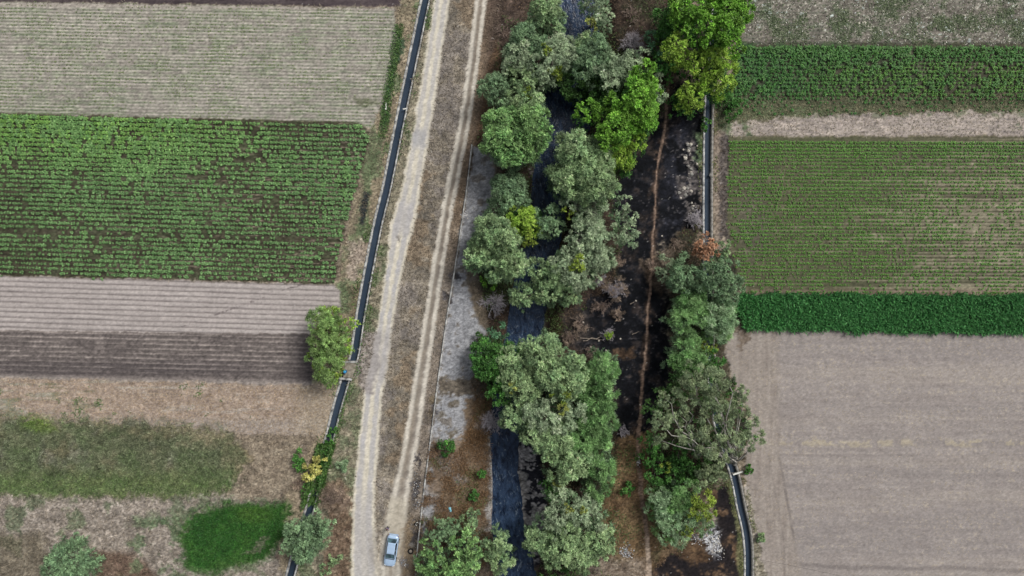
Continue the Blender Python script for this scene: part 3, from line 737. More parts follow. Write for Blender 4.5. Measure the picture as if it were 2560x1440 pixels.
def wall_along(line, off, width, z0, z1, name, label, cat, mat, group=None, joint=0, seed=0):
    """a continuous concrete wall following a polyline, offset sideways (px); joints are small real gaps"""
    pts = []
    for a, b in zip(line, line[1:]):
        n = max(2, int(math.hypot(b[0] - a[0], b[1] - a[1]) / 12))
        for t in np.linspace(0, 1, n, endpoint=False): pts.append((a[0] + (b[0] - a[0]) * t, a[1] + (b[1] - a[1]) * t))
    pts.append(line[-1][:2])
    pts = np.array(pts, float)
    d = np.gradient(pts, axis=0); nn = np.stack([-d[:, 1], d[:, 0]], 1); nn /= np.linalg.norm(nn, axis=1)[:, None]
    r = np.random.default_rng(seed)
    v, f = [], []
    for i in range(len(pts)):
        e0 = off - width / 2 + r.normal(0, .18); e1 = off + width / 2 + r.normal(0, .18); zt = z1 + r.normal(0, .008)
        for e, z in ((e0, z0), (e1, z0), (e1, zt), (e0, zt)):
            q = pts[i] + nn[i] * e
            v.append(((q[0] - W2) * S, (H2 - q[1]) * S, z))
    m = len(pts)
    for i in range(m - 1):
        a, b = 4 * i, 4 * i + 4
        for k in range(4): f.append((a + k, a + (k + 1) % 4, b + (k + 1) % 4, b + k))
    f += [(3, 2, 1, 0), (4 * m - 4, 4 * m - 3, 4 * m - 2, 4 * m - 1)]
    o = link_mesh(name, np_mesh(name, np.array(v), np.array(f)), mat)
    return tag(o, label, cat, group)
def sub(line, y0, y1):
    out = []
    for a, b in zip(line, line[1:]):
        for t in np.linspace(0, 1, 12, endpoint=False):
            p = (a[0] + (b[0] - a[0]) * t, a[1] + (b[1] - a[1]) * t)
            if y0 <= p[1] <= y1: out.append(p)
    return out
GW = 'concrete walls of the two canals'
wall_along(sub(CANAL_L, -85, 903), 11.0, 4.8, -.9, .06, 'canal_wall', 'pale concrete left wall of the left canal above the culvert', 'canal wall', M_CONC, GW, seed=1)
wall_along(sub(CANAL_L, -85, 903), -10.2, 3.4, -.9, .05, 'canal_wall', 'thin concrete wall between left canal and dirt road', 'canal wall', M_CONC, GW, seed=2)
wall_along(sub(CANAL_L, 948, 1470), 10.8, 4.6, -.9, .06, 'canal_wall', 'concrete left wall of the left canal below the culvert', 'canal wall', M_CONC, GW, seed=3)
wall_along(sub(CANAL_L, 948, 1470), -10.4, 4.0, -.9, .06, 'canal_wall', 'concrete right wall of the left canal below the culvert', 'canal wall', M_CONC, GW, seed=4)
wall_along(sub(CANAL_R, -85, 1520), 10.6, 4.6, -.9, .10, 'canal_wall', 'bright concrete wall on the burnt side of the right canal', 'canal wall', M_CONC, GW, seed=5)
wall_along(sub(CANAL_R, -85, 1520), -10.8, 5.2, -.9, .04, 'canal_wall', 'stained concrete wall on the field side of the right canal', 'canal wall', M_CONCD, GW, seed=6)
wall_along(WALL, 0, 3.2, -.6, .22, 'slope_wall', 'low concrete kerb wall along the top of the river slope', 'kerb wall', M_CONC, None, seed=7)
# ------------------------------------------------------------------ leaves
def unit(v): return v / np.maximum(np.linalg.norm(v, axis=-1, keepdims=True), 1e-9)
def rhombs(p, d, s, l, w):
    """leaf blades: base p, direction d, side s, length l, width w"""
    l = l[:, None]; w = w[:, None]
    v = np.stack([p, p + d * l * .45 + s * w * .5, p + d * l, p + d * l * .45 - s * w * .5], 1).reshape(-1, 3)
    f = np.arange(len(p) * 4).reshape(-1, 4)
    return v, f
KIND = dict(
    # a, b leaf colours; l length, w width; k leaves per twig; dr droop; den twigs per square metre; tw twig length
    willow=dict(a=(98,126,88), b=(150,170,123), l=0.272, w=0.096, k=11, dr=.45, den=6.5, sq=.85),
    silver=dict(a=(110,130,101), b=(158,172,139), l=0.256, w=0.080, k=11, dr=.5, den=5.5, sq=.85),
    dusk=dict(a=(80,106,78), b=(122,146,108), l=0.272, w=0.096, k=11, dr=.45, den=6.0, sq=.8),
    lush=dict(a=(84,122,72), b=(134,164,104), l=0.272, w=0.128, k=10, dr=.35, den=6.5, sq=.9),
    bright=dict(a=(82,128,44), b=(122,164,66), l=0.224, w=0.160, k=10, dr=.25, den=7.5, sq=.9),
    olivegreen=dict(a=(102,138,46), b=(142,166,72), l=0.208, w=0.104, k=11, dr=.3, den=6.5, sq=.85),
    deep=dict(a=(52,94,44), b=(82,124,58), l=0.224, w=0.128, k=10, dr=.3, den=6.5, sq=.8),
    shade=dict(a=(48,80,40), b=(76,106,54), l=0.256, w=0.120, k=10, dr=.4, den=5.0, sq=.7),
    feather=dict(a=(80,118,68), b=(128,160,104), l=0.368, w=0.056, k=12, dr=.15, den=7.5, sq=.8),
    palefeather=dict(a=(104,134,98), b=(150,172,134), l=0.352, w=0.056, k=12, dr=.2, den=6.5, sq=.8),
    wattle=dict(a=(90,120,66), b=(132,156,96), l=0.288, w=0.056, k=13, dr=.35, den=7.5, sq=.85),
    euc=dict(a=(86,104,78), b=(136,148,110), l=0.272, w=0.072, k=10, dr=.6, den=9.0, sq=.8),
    yellow=dict(a=(112,124,62), b=(144,150,84), l=0.208, w=0.120, k=10, dr=.2, den=7, sq=.8),
    yg=dict(a=(96,118,46), b=(136,150,66), l=0.192, w=0.128, k=10, dr=.2, den=7.5, sq=.85),
    straw=dict(a=(160,160,88), b=(196,192,116), l=0.240, w=0.112, k=10, dr=.2, den=6, sq=.8),
    rust=dict(a=(142,108,84), b=(178,140,112), l=0.224, w=0.128, k=10, dr=.3, den=6.5, sq=.8),
    dry=dict(a=(108,94,82), b=(150,134,118), l=0.320, w=0.040, k=11, dr=.1, den=6, sq=.7),
    bluegreen=dict(a=(62,98,72), b=(94,130,96), l=0.160, w=0.104, k=10, dr=.1, den=9, sq=.85),
)
TINT = np.random.default_rng(91)
def crown(blobs, seed, dens=1.0):
    """blobs: (x, y, z, R, kind) world; returns verts, faces, colours of one scattered leaf crown"""
    r = np.random.default_rng(seed)
    V, F, Cc = [], [], []; nv = 0
    for (bx, by, bz, R, kd) in blobs:
        q = KIND[kd]
        a, b = lin(q['a']), lin(q['b'])
        ns = int(np.clip((R / .62) ** 2 * 1.05, 4, 22))
        gold = r.random() * 6.28
        # sub-lobes: even over the dome, plus jitter
        i = np.arange(ns)
        zc = 1 - (i + .5) / ns * 1.05
        ph = gold + i * 2.39996 + r.normal(0, .25, ns)
        rr = np.sqrt(np.clip(1 - zc ** 2, 0, 1))
        dirs = np.stack([rr * np.cos(ph), rr * np.sin(ph), zc], 1)
        rs = R * r.uniform(.26, .44, ns) * (1.0 if ns > 4 else 1.2)
        dist = (R - rs * .55) * r.uniform(.74, 1.14, ns)
        cen = np.array([bx, by, bz]) + dirs * dist[:, None] * np.array([1, 1, q['sq'] * 1.25])
        ltint = np.clip(r.normal(1, .20, ns), .5, 1.6); lhue = r.random(ns)
        for j in range(ns):
            nt = max(10, int(q['den'] * dens * rs[j] ** 2 * 11.0))
            g = unit(r.normal(0, 1, (nt, 3)) + dirs[j] * .9 + np.array([0, 0, .55]))
            g[:, 2] = np.where(g[:, 2] < -.35, -g[:, 2], g[:, 2])
            p0 = cen[j] + g * rs[j] * .25
            L = rs[j] * r.uniform(.6, 1.0, nt)
            k = q['k']
            t = np.linspace(.12, 1, k)[None, :] + r.uniform(-.06, .06, (nt, k))
            pts = p0[:, None, :] + g[:, None, :] * (L[:, None] * t)[:, :, None]
            pts[:, :, 2] -= q['dr'] * L[:, None] * t ** 2 * .6
            d0 = np.broadcast_to(g[:, None, :], pts.shape).copy()
            d0[:, :, 2] -= q['dr'] * t * 1.2
            side = unit(np.cross(d0, np.array([0, 0, 1.0]) + .35 * r.normal(0, 1, pts.shape)))
            sg = np.where(np.arange(k)[None, :] % 2 == 0, 1.0, -1.0)[:, :, None]
            d = unit(d0 * .75 + side * sg * r.uniform(.35, .9, pts.shape[:2])[:, :, None] + r.normal(0, .18, pts.shape))
            n = unit(np.array([0, 0, 1.0]) * .3 + g[:, None, :] * .9 + dirs[j] * .35 + r.normal(0, .45, pts.shape))
            s = unit(np.cross(d, n))
            m = nt * k
            l = q['l'] * r.uniform(.7, 1.25, m); w = q['w'] * r.uniform(.75, 1.25, m)
            v, f = rhombs(pts.reshape(m, 3), d.reshape(m, 3), s.reshape(m, 3), l, w)
            mixv = np.clip(.45 * lhue[j] + .55 * r.random((nt, 1)) + r.normal(0, .12, (nt, k)), 0, 1).reshape(m)
            c = (a + (b - a) * mixv[:, None]) * (1.42 * ltint[j] * r.normal(1, .14, m) * np.repeat(np.clip(r.normal(1, .32, nt), .4, 1.9), k))[:, None]
            V.append(v); F.append(f + nv); nv += len(v); Cc.append(np.repeat(c, 4, 0))
    return np.concatenate(V), np.concatenate(F), np.clip(np.concatenate(Cc), .004, .9)

def limb(mb, a, b, r0, r1, rng, n=5, wob=.08, sides=6):
    a, b = np.array(a, float), np.array(b, float); L = np.linalg.norm(b - a)
    pts, rad = [], []
    for i in range(n + 1):
        t = i / n
        p = a + (b - a) * t
        if 0 < i < n: p = p + rng.normal(0, wob * L * .4, 3) * np.array([1, 1, .5])
        p[2] += .12 * L * math.sin(math.pi * t) * .5
        pts.append(p); rad.append(r0 + (r1 - r0) * t)
    mb.tube(pts, rad, sides)
    return pts

TREEN = [0]
LOWER = dict(willow='dusk', silver='dusk', lush='dusk', bright='deep', feather='dusk', palefeather='feather', rust='dry', olivegreen='deep', wattle='olivegreen', euc='shade')  # lower skirt in darker leaf kinds: shade in the gaps put into colour
def tree(label, blobs, h, kind='willow', name='tree', cat='tree', group=None, bark=None, dens=1.0, trunk_r=None, twigs=0, trunk_at=None):
    """blobs in photo pixels (x, y, radius[, kind[, height factor]]); h = height of the crown's top in metres"""
    TREEN[0] += 1
    seed = 1000 + TREEN[0]; r = np.random.default_rng(seed)
    wb = []
    for bb in blobs:
        px, py, rp = bb[:3]
        kd = bb[3] if len(bb) > 3 and bb[3] else kind
        hf = bb[4] if len(bb) > 4 else r.uniform(.70, 1.0)
        R0 = rp * S * 1.09
        zc = max(h * hf - R0 * .85, R0 * .35)
        x, y, _ = P(px, py, zc)
        R = R0 * (H - zc) / H
        wb.append((x, y, zc, R, kd))
    ws = np.array([b[3] ** 2 for b in wb])
    if trunk_at: bx, by, bz = on(*trunk_at)
    else:
        bx = float(sum(b[0] * w for b, w in zip(wb, ws)) / ws.sum()); by = float(sum(b[1] * w for b, w in zip(wb, ws)) / ws.sum())
        bz = float(gz(bx, by))
    wb = [(x, y, z + max(bz, -1.2) * .5, R, k) for x, y, z, R, k in wb]
    root = empty(name, (bx, by, bz), label, cat, group)
    v, f, c = crown(wb, seed, dens)
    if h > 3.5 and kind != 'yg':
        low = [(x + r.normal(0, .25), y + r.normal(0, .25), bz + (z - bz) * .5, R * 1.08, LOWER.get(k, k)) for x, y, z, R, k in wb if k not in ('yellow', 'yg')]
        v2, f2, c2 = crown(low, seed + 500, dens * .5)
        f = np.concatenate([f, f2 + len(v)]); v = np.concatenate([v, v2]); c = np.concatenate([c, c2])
    v = v - np.array([bx, by, bz])
    v[:, 2] = np.maximum(v[:, 2], .03)
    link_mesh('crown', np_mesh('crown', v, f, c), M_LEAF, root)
    mb = MB()
    tr = trunk_r or .05 + .022 * h
    fork = np.array([r.normal(0, .25), r.normal(0, .25), max(.25, h * .28)])
    limb(mb, (0, 0, -.15), fork, tr, tr * .75, r, 4, .05, 8)
    for (x, y, z, R, k) in wb:
        e = np.array([x - bx, y - by, z - bz])
        if e[2] < .4: continue
        pts = limb(mb, fork + r.normal(0, .05, 3), e + np.array([0, 0, R * (.1 if k == 'euc' else .35 if k == 'silver' else .2)]), tr * .5, .03, r, 6, .09)
        for _ in range(2 if k == 'euc' else 3 + twigs):
            s = pts[r.integers(2, 6)]
            g = unit(r.normal(0, 1, 3) + np.array([0, 0, .4]))
            limb(mb, s, s + g * R * r.uniform(.6, 1.0 + .06 * twigs), .026 + .003 * h * .5, .010, r, 3, .1, 5)
    mb.build('trunk', bark or M_BARK, root, True)
    return root

def dead(label, px, py, rp, h, mat, name='bare_shrub', cat='shrub', n=46, group=None, flat=.9, leaves=None, rad=.034):
    """leafless shrub: forking stems fanning from the base"""
    TREEN[0] += 1
    r = np.random.default_rng(2000 + TREEN[0])
    zc = h * .55
    x, y, _ = P(px, py, zc); bz = float(gz(x, y)); R = rp * S * (H - zc) / H
    root = empty(name, (x, y, bz), label, cat, group)
    mb = MB()
    def grow(p, d, L, rd, lev):
        pts = [p]; dd = d.copy()
        for i in range(3):
            dd = unit(dd + r.normal(0, .22, 3) + np.array([0, 0, .03]))
            q = pts[-1] + dd * L / 3; q[2] = max(q[2], .03); pts.append(q)
        mb.tube(pts, [rd, rd * .85, rd * .7, rd * .5], 4 if lev else 5, cap=False)
        if lev < 3:
            for _ in range((4, 4, 3)[lev] if lev else 4):
                s = pts[r.integers(1, 4)]
                grow(s, unit(dd + r.normal(0, .6, 3) * np.array([1, 1, .6])), L * r.uniform(.5, .72), rd * .62, lev + 1)
    ns = max(6, n // 5)
    for i in range(ns):
        a = 2 * math.pi * i / ns + r.normal(0, .3); e = r.uniform(.25, 1.2)
        d = np.array([math.cos(a) * math.cos(e), math.sin(a) * math.cos(e), math.sin(e) * h / max(R, .3) * flat])
        grow(np.array([r.normal(0, .08), r.normal(0, .08), -.02]), unit(d), R * r.uniform(.45, .62), rad * 1.5, 0)
    mb.build('stems', mat, root)
    if leaves:
        v, f, c = crown([(0, 0, h * .5, R * .8, leaves)], 3000 + TREEN[0], .45)
        v[:, 2] = np.maximum(v[:, 2], .03)
        link_mesh('leaves', np_mesh('leaves', v, f, c), M_LEAF, root)
    return root

GT = 'trees along the river'
def T(label, blobs, h, kind='willow', **k): return tree(label, blobs, h, kind, group=GT, **k)

# --- left bank of the river, top to bottom
T('grey green willow at the top edge left of the open river water', [(1362,12,36),(1388,45,26),(1345,45,24)], 9)
T('small willow at the top edge over the right side of the river', [(1490,-5,34),(1515,48,24),(1478,60,14,'yellow')], 8, 'silver', twigs=3)
T('bluish willow crown just below the weedy top left bank', [(1322,100,40),(1300,118,24)], 8, 'dusk')
T('pale willow left of the grey one, above the small round willow', [(1300,142,36),(1280,160,26),(1330,165,26)], 8.5, 'silver')
T('silvery willow with a yellow clump beside the upper river', [(1400,125,38),(1378,150,26),(1420,152,26),(1362,120,15,'yg',1.0),(1352,185,20)], 8.5, 'silver', twigs=3)
T('round dull green willow beside the rutted track at the top', [(1235,222,34),(1250,245,24)], 7, 'dusk')
T('medium willow between the round track side willow and the river', [(1305,190,30),(1318,215,22)], 8)
T('light green willow directly above the large lush crown', [(1300,245,34),(1330,255,28),(1318,232,14,'yg')], 8.5, 'willow')
T('small pale willow leaning over the river bend', [(1370,190,28),(1390,178,18,'yg'),(1350,205,18)], 7, 'silver')
T('large lush rounded green tree at the upper end of the concrete slope', [(1290,320,48),(1245,305,34),(1335,310,40),(1360,335,24),(1240,350,36),(1285,368,44),(1330,360,34)], 10, 'lush', trunk_at=(1320,395))
T('dark willow on the right bank below the open top water', [(1480,135,42),(1460,170,30),(1505,160,30),(1470,105,28,'willow')], 8.5, 'dusk')
T('pale feathery willow right of the dark bank willow', [(1545,175,36),(1515,190,28),(1575,160,26),(1528,208,20)], 8.5, 'silver')
T('low deep green tree shading the river bend from above', [(1425,205,30),(1440,232,24)], 5, 'shade')
T('low dark tree under the pale willow on the right bank', [(1500,225,38),(1540,228,30),(1560,200,30)], 4.5, 'shade')
T('grey green small willow behind the bright green tree', [(1642,205,20),(1648,240,16),(1600,140,22)], 6.5, 'silver')
T('dark bluish tree beside the pale bare shrub at the top', [(1635,105,26),(1655,140,22)], 6, 'bluegreen')
T('tall bright green tree reaching up beside the footpath', [(1613,180,28),(1605,222,36),(1592,250,30),(1598,288,42),(1632,235,22)], 11, 'bright')
T('bright green tree with a round lobe hanging over the river', [(1543,258,32),(1470,278,28),(1505,288,22,None,.7),(1543,322,40),(1520,345,28)], 10.5, 'bright')
T('mid green tree below the bright green pair', [(1545,388,36),(1590,355,26),(1525,410,24)], 7.5, 'olivegreen', twigs=2)
T('large willow in the middle of the right bank', [(1432,372,38),(1475,405,46),(1418,440,40),(1492,462,42),(1452,470,36),(1400,465,22,'willow',.7),(1530,470,22)], 10.5, 'willow')
T('thin willow with pale branches below the large middle one', [(1425,505,22),(1485,502,30),(1498,535,22),(1420,532,16,'yg')], 8, 'silver', twigs=6, bark=M_PALEBARK)
T('silvery tree with bare pale limbs in the tree line middle', [(1465,552,30),(1482,590,36),(1452,585,24),(1440,612,24)], 8.5, 'silver', twigs=6, bark=M_PALEBARK)
T('right hand drooping willow above the burnt ground', [(1563,502,17),(1567,545,26),(1575,590,26),(1540,585,20)], 8, 'silver', twigs=2)
T('silver willow with yellow green patches over the riverside scrub', [(1470,640,38),(1505,650,30),(1430,640,28),(1446,660,20,'yg',.95),(1395,660,26),(1440,690,34),(1475,700,26)], 8.5, 'silver', twigs=4)
T('willow branch cluster reaching left across the river', [(1345,672,26),(1390,690,34),(1310,738,28),(1365,725,30),(1420,735,28),(1300,752,18)], 7.5, 'willow', twigs=2)
T('blue green willow at the edge of the grey concrete slope', [(1272,470,38),(1252,500,28),(1295,495,26)], 7.5, 'dusk')
T('yellow green tree above the pale slope side willow', [(1312,560,38),(1290,545,28),(1330,590,22,'yg'),(1270,575,22)], 8, 'olivegreen')
T('small dark willow standing over the narrow river middle', [(1365,542,30),(1385,570,24),(1362,575,22)], 6, 'dusk')
T('wide willow spreading over the grey concrete slope', [(1232,575,38),(1262,600,36),(1215,620,40),(1260,650,40),(1190,640,28),(1292,662,30),(1240,672,26)], 9, 'willow')
tree('bright green low shrub at the middle of the slope edge', [(1218,700,17),(1232,712,11)], 2, 'bright', 'shrub', 'shrub')
tree('round dense blue green bush beside the river', [(1242,828,27)], 3.2, 'bluegreen', 'bush', 'bush')
tree('small olive bush on the grey slope left of the round bush', [(1190,848,18)], 1.8, 'shade', 'bush', 'bush')
T('deep green tree left of the grey river willows', [(1218,888,36),(1250,900,34),(1278,885,22),(1215,925,30),(1245,945,30)], 6, 'deep')
T('small deep green tree at the foot of the deep green one', [(1245,985,26),(1262,1000,20),(1265,965,20)], 5.5, 'deep')
T('willow crown at the upper tip of the lower grove', [(1326,868,26),(1367,862,30),(1380,889,28),(1340,892,28)], 8.5, 'willow')
T('willow on the left of the lower grove beside the deep green tree', [(1280,905,36),(1267,955,24),(1290,935,28),(1310,925,22)], 8.5, 'willow')
T('broad willow in the centre of the lower grove', [(1388,945,40),(1438,922,33),(1422,962,34),(1425,900,24),(1405,985,24,'yg',.85),(1352,935,26,None,.7)], 9.5, 'willow', twigs=2)
T('willow with a golden clump above the open lower river', [(1309,975,36),(1298,1022,28),(1284,1050,28),(1280,970,14,'yellow')], 9, 'willow')
T('shaggy willow below the broad one with a yellow sprig', [(1350,1045,38),(1363,1008,24),(1430,1034,32),(1400,1065,30),(1408,1022,14,'yellow')], 8.5, 'silver', twigs=3)
T('willow leaning over the muddy right bank', [(1334,1090,30),(1388,1095,38),(1368,1124,26),(1405,1138,28),(1420,1080,22)], 8, 'willow', twigs=2)
T('feathery light green tree on the burnt side of the grove', [(1510,920,32),(1490,955,34),(1518,975,26),(1480,1000,32),(1505,1020,28),(1465,935,20,None,.6)], 6.5, 'feather')
T('lower feathery green tree beside the burnt ground', [(1482,1080,38),(1512,1062,28),(1455,1115,30),(1500,1120,24)], 6.5, 'feather')
T('grey green willow at the upper part of the lower bank', [(1441,1155,36),(1468,1140,24),(1398,1180,30),(1422,1170,26)], 8, 'willow', twigs=2)
T('small tree with bright yellow leaves by the scum bank', [(1372,1214,16),(1390,1200,15,'yellow'),(1380,1236,14,'deep')], 5.5, 'deep')
T('feathery green tree right of the lower bank willows', [(1502,1170,30),(1490,1222,28),(1520,1195,18)], 6, 'feather')
T('slim willow in a column above the bottom right clump', [(1398,1242,28),(1389,1290,30),(1392,1328,24),(1421,1270,14,'yellow')], 7.5, 'silver')
T('willow beside the brown grass with one yellow sprig', [(1441,1280,32),(1486,1303,28),(1470,1260,22),(1458,1276,9,'yellow')], 7.5, 'silver', twigs=3)
T('willow hanging over the bottom reach of the river', [(1344,1350,32),(1330,1368,20)], 7, 'willow')
T('full green willow at the bottom of the right bank', [(1434,1345,36),(1445,1392,34),(1392,1380,34),(1415,1365,26)], 8.5, 'willow')
T('willow next to the white litter heap', [(1502,1352,32),(1474,1384,26),(1515,1375,18)], 7.5, 'willow')
T('dark low tree at the bottom edge behind the full willow', [(1400,1432,26),(1440,1440,26),(1370,1440,22)], 3.5, 'shade')
# --- bottom left group on the slope
T('tallest light green tree of the bottom slope group', [(1155,1356,28),(1188,1372,20),(1165,1412,34),(1130,1400,26),(1150,1440,30)], 7.5, 'lush')
T('upper small trees of the bottom slope group', [(1100,1322,22),(1132,1316,18),(1112,1345,18)], 5, 'dusk')
T('thin tree at the top of the bottom slope group', [(1170,1296,18),(1178,1318,12)], 4.5, 'willow')
T('left tree of the bottom slope group near the tyre', [(1080,1366,24),(1058,1408,24),(1095,1418,28),(1072,1440,24)], 6, 'lush')
T('greyish willow hanging over the water at the bottom edge', [(1245,1370,28),(1256,1405,26),(1230,1388,20),(1245,1430,22)], 6.5, 'willow')
# --- right side
T('large bright green tree at the top of the footpath', [(1712,25,38),(1735,48,28),(1755,14,30),(1710,74,24),(1690,30,24)], 12, 'bright')
T('tall bright tree at the top beside the upper right field', [(1812,18,44),(1852,28,28),(1768,66,28),(1818,72,36),(1784,102,26),(1836,120,24),(1745,92,24,None,.7)], 12, 'bright')
T('darker green tree left of the bright top trees', [(1668,52,30),(1655,78,20)], 8, 'deep')
T('yellowish green tree left of the path above the burnt ground', [(1686,120,29),(1694,152,30),(1675,140,22)], 9, 'olivegreen')
T('wide yellowish green tree over the top of the right canal', [(1738,160,28),(1784,146,34),(1812,165,30),(1797,208,34),(1760,205,26),(1772,180,26)], 9.5, 'olivegreen', twigs=1)
T('yellowish green tree hanging above the burnt strip', [(1730,246,32),(1706,258,24),(1716,226,22),(1745,225,18)], 8, 'olivegreen')
tree('dark green bush at the corner of the upper right crop', [(1815,262,20),(1800,245,16),(1840,268,20),(1822,290,14)], 1.6, 'deep', 'bush', 'bush')
tree('small green bush overgrowing the right canal edge', [(1766,303,10),(1762,318,8)], 1.8, 'deep', 'bush', 'bush')
GR = 'trees along the right canal'
def TR(label, blobs, h, kind='dusk', **k): return tree(label, blobs, h, kind, group=GR, **k)
TR('rust brown leaved tree standing above the right canal', [(1760,612,26),(1748,625,20),(1778,622,20),(1765,640,18)], 6.5, 'rust', twigs=2)
TR('dusty green tree left of the right canal', [(1706,658,21),(1706,692,30),(1720,722,22),(1690,705,20)], 6.5, 'dusk')
TR('pale dusty bush beside the footpath', [(1660,660,20),(1668,688,22),(1650,680,14)], 3.5, 'silver', twigs=5)
TR('large dusty green tree beside the seedling field', [(1783,688,32),(1822,676,26),(1832,711,26),(1772,718,22),(1828,742,22),(1802,720,26),(1800,655,18)], 8, 'dusk')
TR('thin green tree at the seedling field corner', [(1810,618,15),(1815,640,12)], 5, 'willow')
TR('light feathery tree on the burnt side of the right canal', [(1724,770,38),(1698,805,28),(1742,745,24),(1738,815,24)], 6.5, 'feather')
TR('light feathery tree between the canal and the fodder band', [(1798,782,36),(1800,820,32),(1770,790,24),(1822,800,20)], 6.5, 'palefeather')
TR('dense feathery green tree below the pale pair', [(1718,880,36),(1700,912,26),(1744,905,30),(1725,925,24)], 6.5, 'feather')
TR('yellow green leafy tree at the bare field corner', [(1764,888,26),(1789,893,20,'deep'),(1772,865,18),(1780,915,18,'feather')], 6.5, 'yg')
TR('tall sparse eucalyptus with pale limbs on the left', [(1729,935,30),(1712,990,30),(1664,998,18),(1650,1052,26),(1650,1100,20),(1700,1040,22),(1680,1030,18)], 11, 'euc', bark=M_PALEBARK, twigs=1, trunk_at=(1735,1130))
TR('tall sparse eucalyptus with white trunk in the middle', [(1773,955,34),(1813,945,22),(1760,1000,28),(1791,1024,28),(1742,1075,28),(1765,1118,28),(1708,1088,20)], 12, 'euc', bark=M_PALEBARK, twigs=1, trunk_at=(1800,1135))
TR('sparse eucalyptus leaning over the bare field', [(1842,1012,28),(1850,980,18),(1875,1050,22),(1882,1098,26),(1812,1072,28),(1835,1110,26),(1798,1138,26)], 11.5, 'euc', bark=M_PALEBARK, twigs=1, trunk_at=(1822,1150))
TR('bright green shrub tree beside the footpath bend', [(1626,1112,19),(1620,1142,22),(1650,1150,22),(1635,1188,22),(1662,1166,14,'yg')], 4.5, 'deep')
TR('deep green sprawling tree under the eucalyptus', [(1695,1130,20),(1690,1165,24),(1720,1178,28),(1682,1195,24)], 4.5, 'deep')
TR('greyish olive shrub beside the canal gate', [(1745,1198,22),(1770,1180,22),(1795,1190,18),(1780,1160,20)], 4.5, 'euc', twigs=6)
TR('dull feathery tree left in the lower right clump', [(1645,1262,28),(1660,1290,24),(1660,1238,22),(1635,1235,16)], 4.5, 'palefeather')
TR('feathery tree at the top of the lower right clump', [(1690,1250,30),(1708,1222,24),(1728,1222,24)], 5, 'feather')
TR('vivid yellow green round tree in the lower right clump', [(1755,1250,28),(1760,1280,24),(1738,1272,20)], 6, 'yg')
TR('pale feathery tree at the bottom of the lower right clump', [(1698,1290,26),(1675,1330,28),(1720,1305,24),(1758,1308,25),(1716,1328,14,'yg'),(1700,1340,24)], 5, 'palefeather')
# --- left of the canal
tree('tall wispy yellow green tree beside the canal culvert', [(808,803,32),(838,800,24),(836,868,32),(795,858,28),(813,922,30),(790,890,22),(838,915,18),(820,950,18),(868,815,16),(850,850,22)], 6.5, 'wattle', 'tree', 'tree')
tree('round olive grey tree covering the canal at the bottom', [(742,1330,30),(788,1335,30),(762,1368,34),(728,1362,24),(802,1312,20),(770,1310,24)], 6, 'dusk', 'tree', 'tree')
tree('yellow leaved shrub beside the overgrown canal', [(777,1180,21),(801,1150,14),(788,1164,14),(768,1172,12)], 2.4, 'straw', 'shrub', 'shrub')
tree('dark green bush in dry grass left of the yellow shrub', [(752,1140,17),(756,1165,14),(745,1155,12)], 1.8, 'deep', 'bush', 'bush')
tree('green weeds bush crowding the right edge of the left canal', [(822,1100,11),(815,1130,11),(806,1155,10),(833,1075,9)], 1.2, 'deep', 'bush', 'bush')
tree('low green bush over the canal below the yellow shrub', [(770,1215,12),(762,1235,12),(800,1195,10)], 1.3, 'deep', 'bush', 'bush')
tree('small pale green bush in the rusty weeds below the dirt road', [(842,1390,14),(818,1420,16)], 1.4, 'willow', 'bush', 'bush')
tree('wide faded green bush at the bottom left edge', [(185,1390,44),(150,1415,34),(225,1405,34),(190,1350,24)], 1.3, 'dusk', 'bush', 'bush', dens=.5)
for k, (x, y, r_, kd, lb) in enumerate([(1116,1118,20,'deep','round bright green bush on the grey river slope'),(1182,1240,12,'deep','small green bush among brown weeds on the river slope'),
        (1203,1188,9,'deep','tiny green bush near the river edge on the slope'),(1567,1222,16,'deep','isolated green bush left of the brown footpath'),
        (1520,838,9,'olivegreen','little green bush alone on the blackened ground'),(1870,1173,11,'deep','small green bush on the bare field edge beside the gate'),
        (1902,1345,9,'willow','pale green tuft on the bare field edge lower down'),(855,1165,12,'palefeather','blue grey tuft beside the dirt road')]):
    tree(lb, [(x, y, r_), (x + r_ * .4, y - r_ * .3, r_ * .7)], 1.0 if r_ < 14 else 1.6, kd, 'bush', 'bush')
# --- bare and dry shrubs
dead('pale grey leafless shrub at the top of the right bank', 1588, 90, 48, 7.5, M_TWIG, n=120)
dead('grey leafless shrub on the slope above the round bush', 1235, 758, 44, 4, M_TWIG, n=110)
dead('grey leafless shrub overhanging the lower river', 1226, 1066, 44, 4, M_TWIG, n=110)
dead('purplish grey leafless thicket on the burnt ground', 1540, 722, 38, 4, M_TWIG, n=90, leaves='dry')
dead('grey brown leafless thicket left of the purplish one', 1505, 765, 34, 3, M_TWIGB, n=50)
dead('rusty dry shrub on the burnt ground beside the river', 1450, 810, 28, 2.2, M_TWIGB, n=50, leaves='dry')
dead('brown dry thicket below the grey bare shrubs', 1545, 785, 22, 1.6, M_TWIGB, n=40, leaves='dry')
dead('grey leafless shrub above the rust brown tree', 1740, 546, 36, 4, M_TWIG, n=80)
dead('pinkish leafless shrub left of the rust brown tree', 1697, 610, 24, 3.5, M_TWIGB, n=44, leaves='dry')
dead('pinkish brown dry shrub touching the footpath', 1632, 664, 20, 2, M_TWIGB, n=40, leaves='dry')
dead('wide dry brown bush between the canal and dirt road', 836, 1240, 42, 2, M_TWIGB, n=90, leaves='dry')
dead('orange dry brush left of the overgrown canal', 742, 1212, 18, 1.4, M_TWIGB, n=40, leaves='dry')
dead('brown dry brush pile beside the lush grass', 692, 1395, 12, 1, M_TWIGB, n=36)
dead('grey leafless shrub between the river willows and grass', 1560, 1080, 22, 2.2, M_TWIG, n=40)
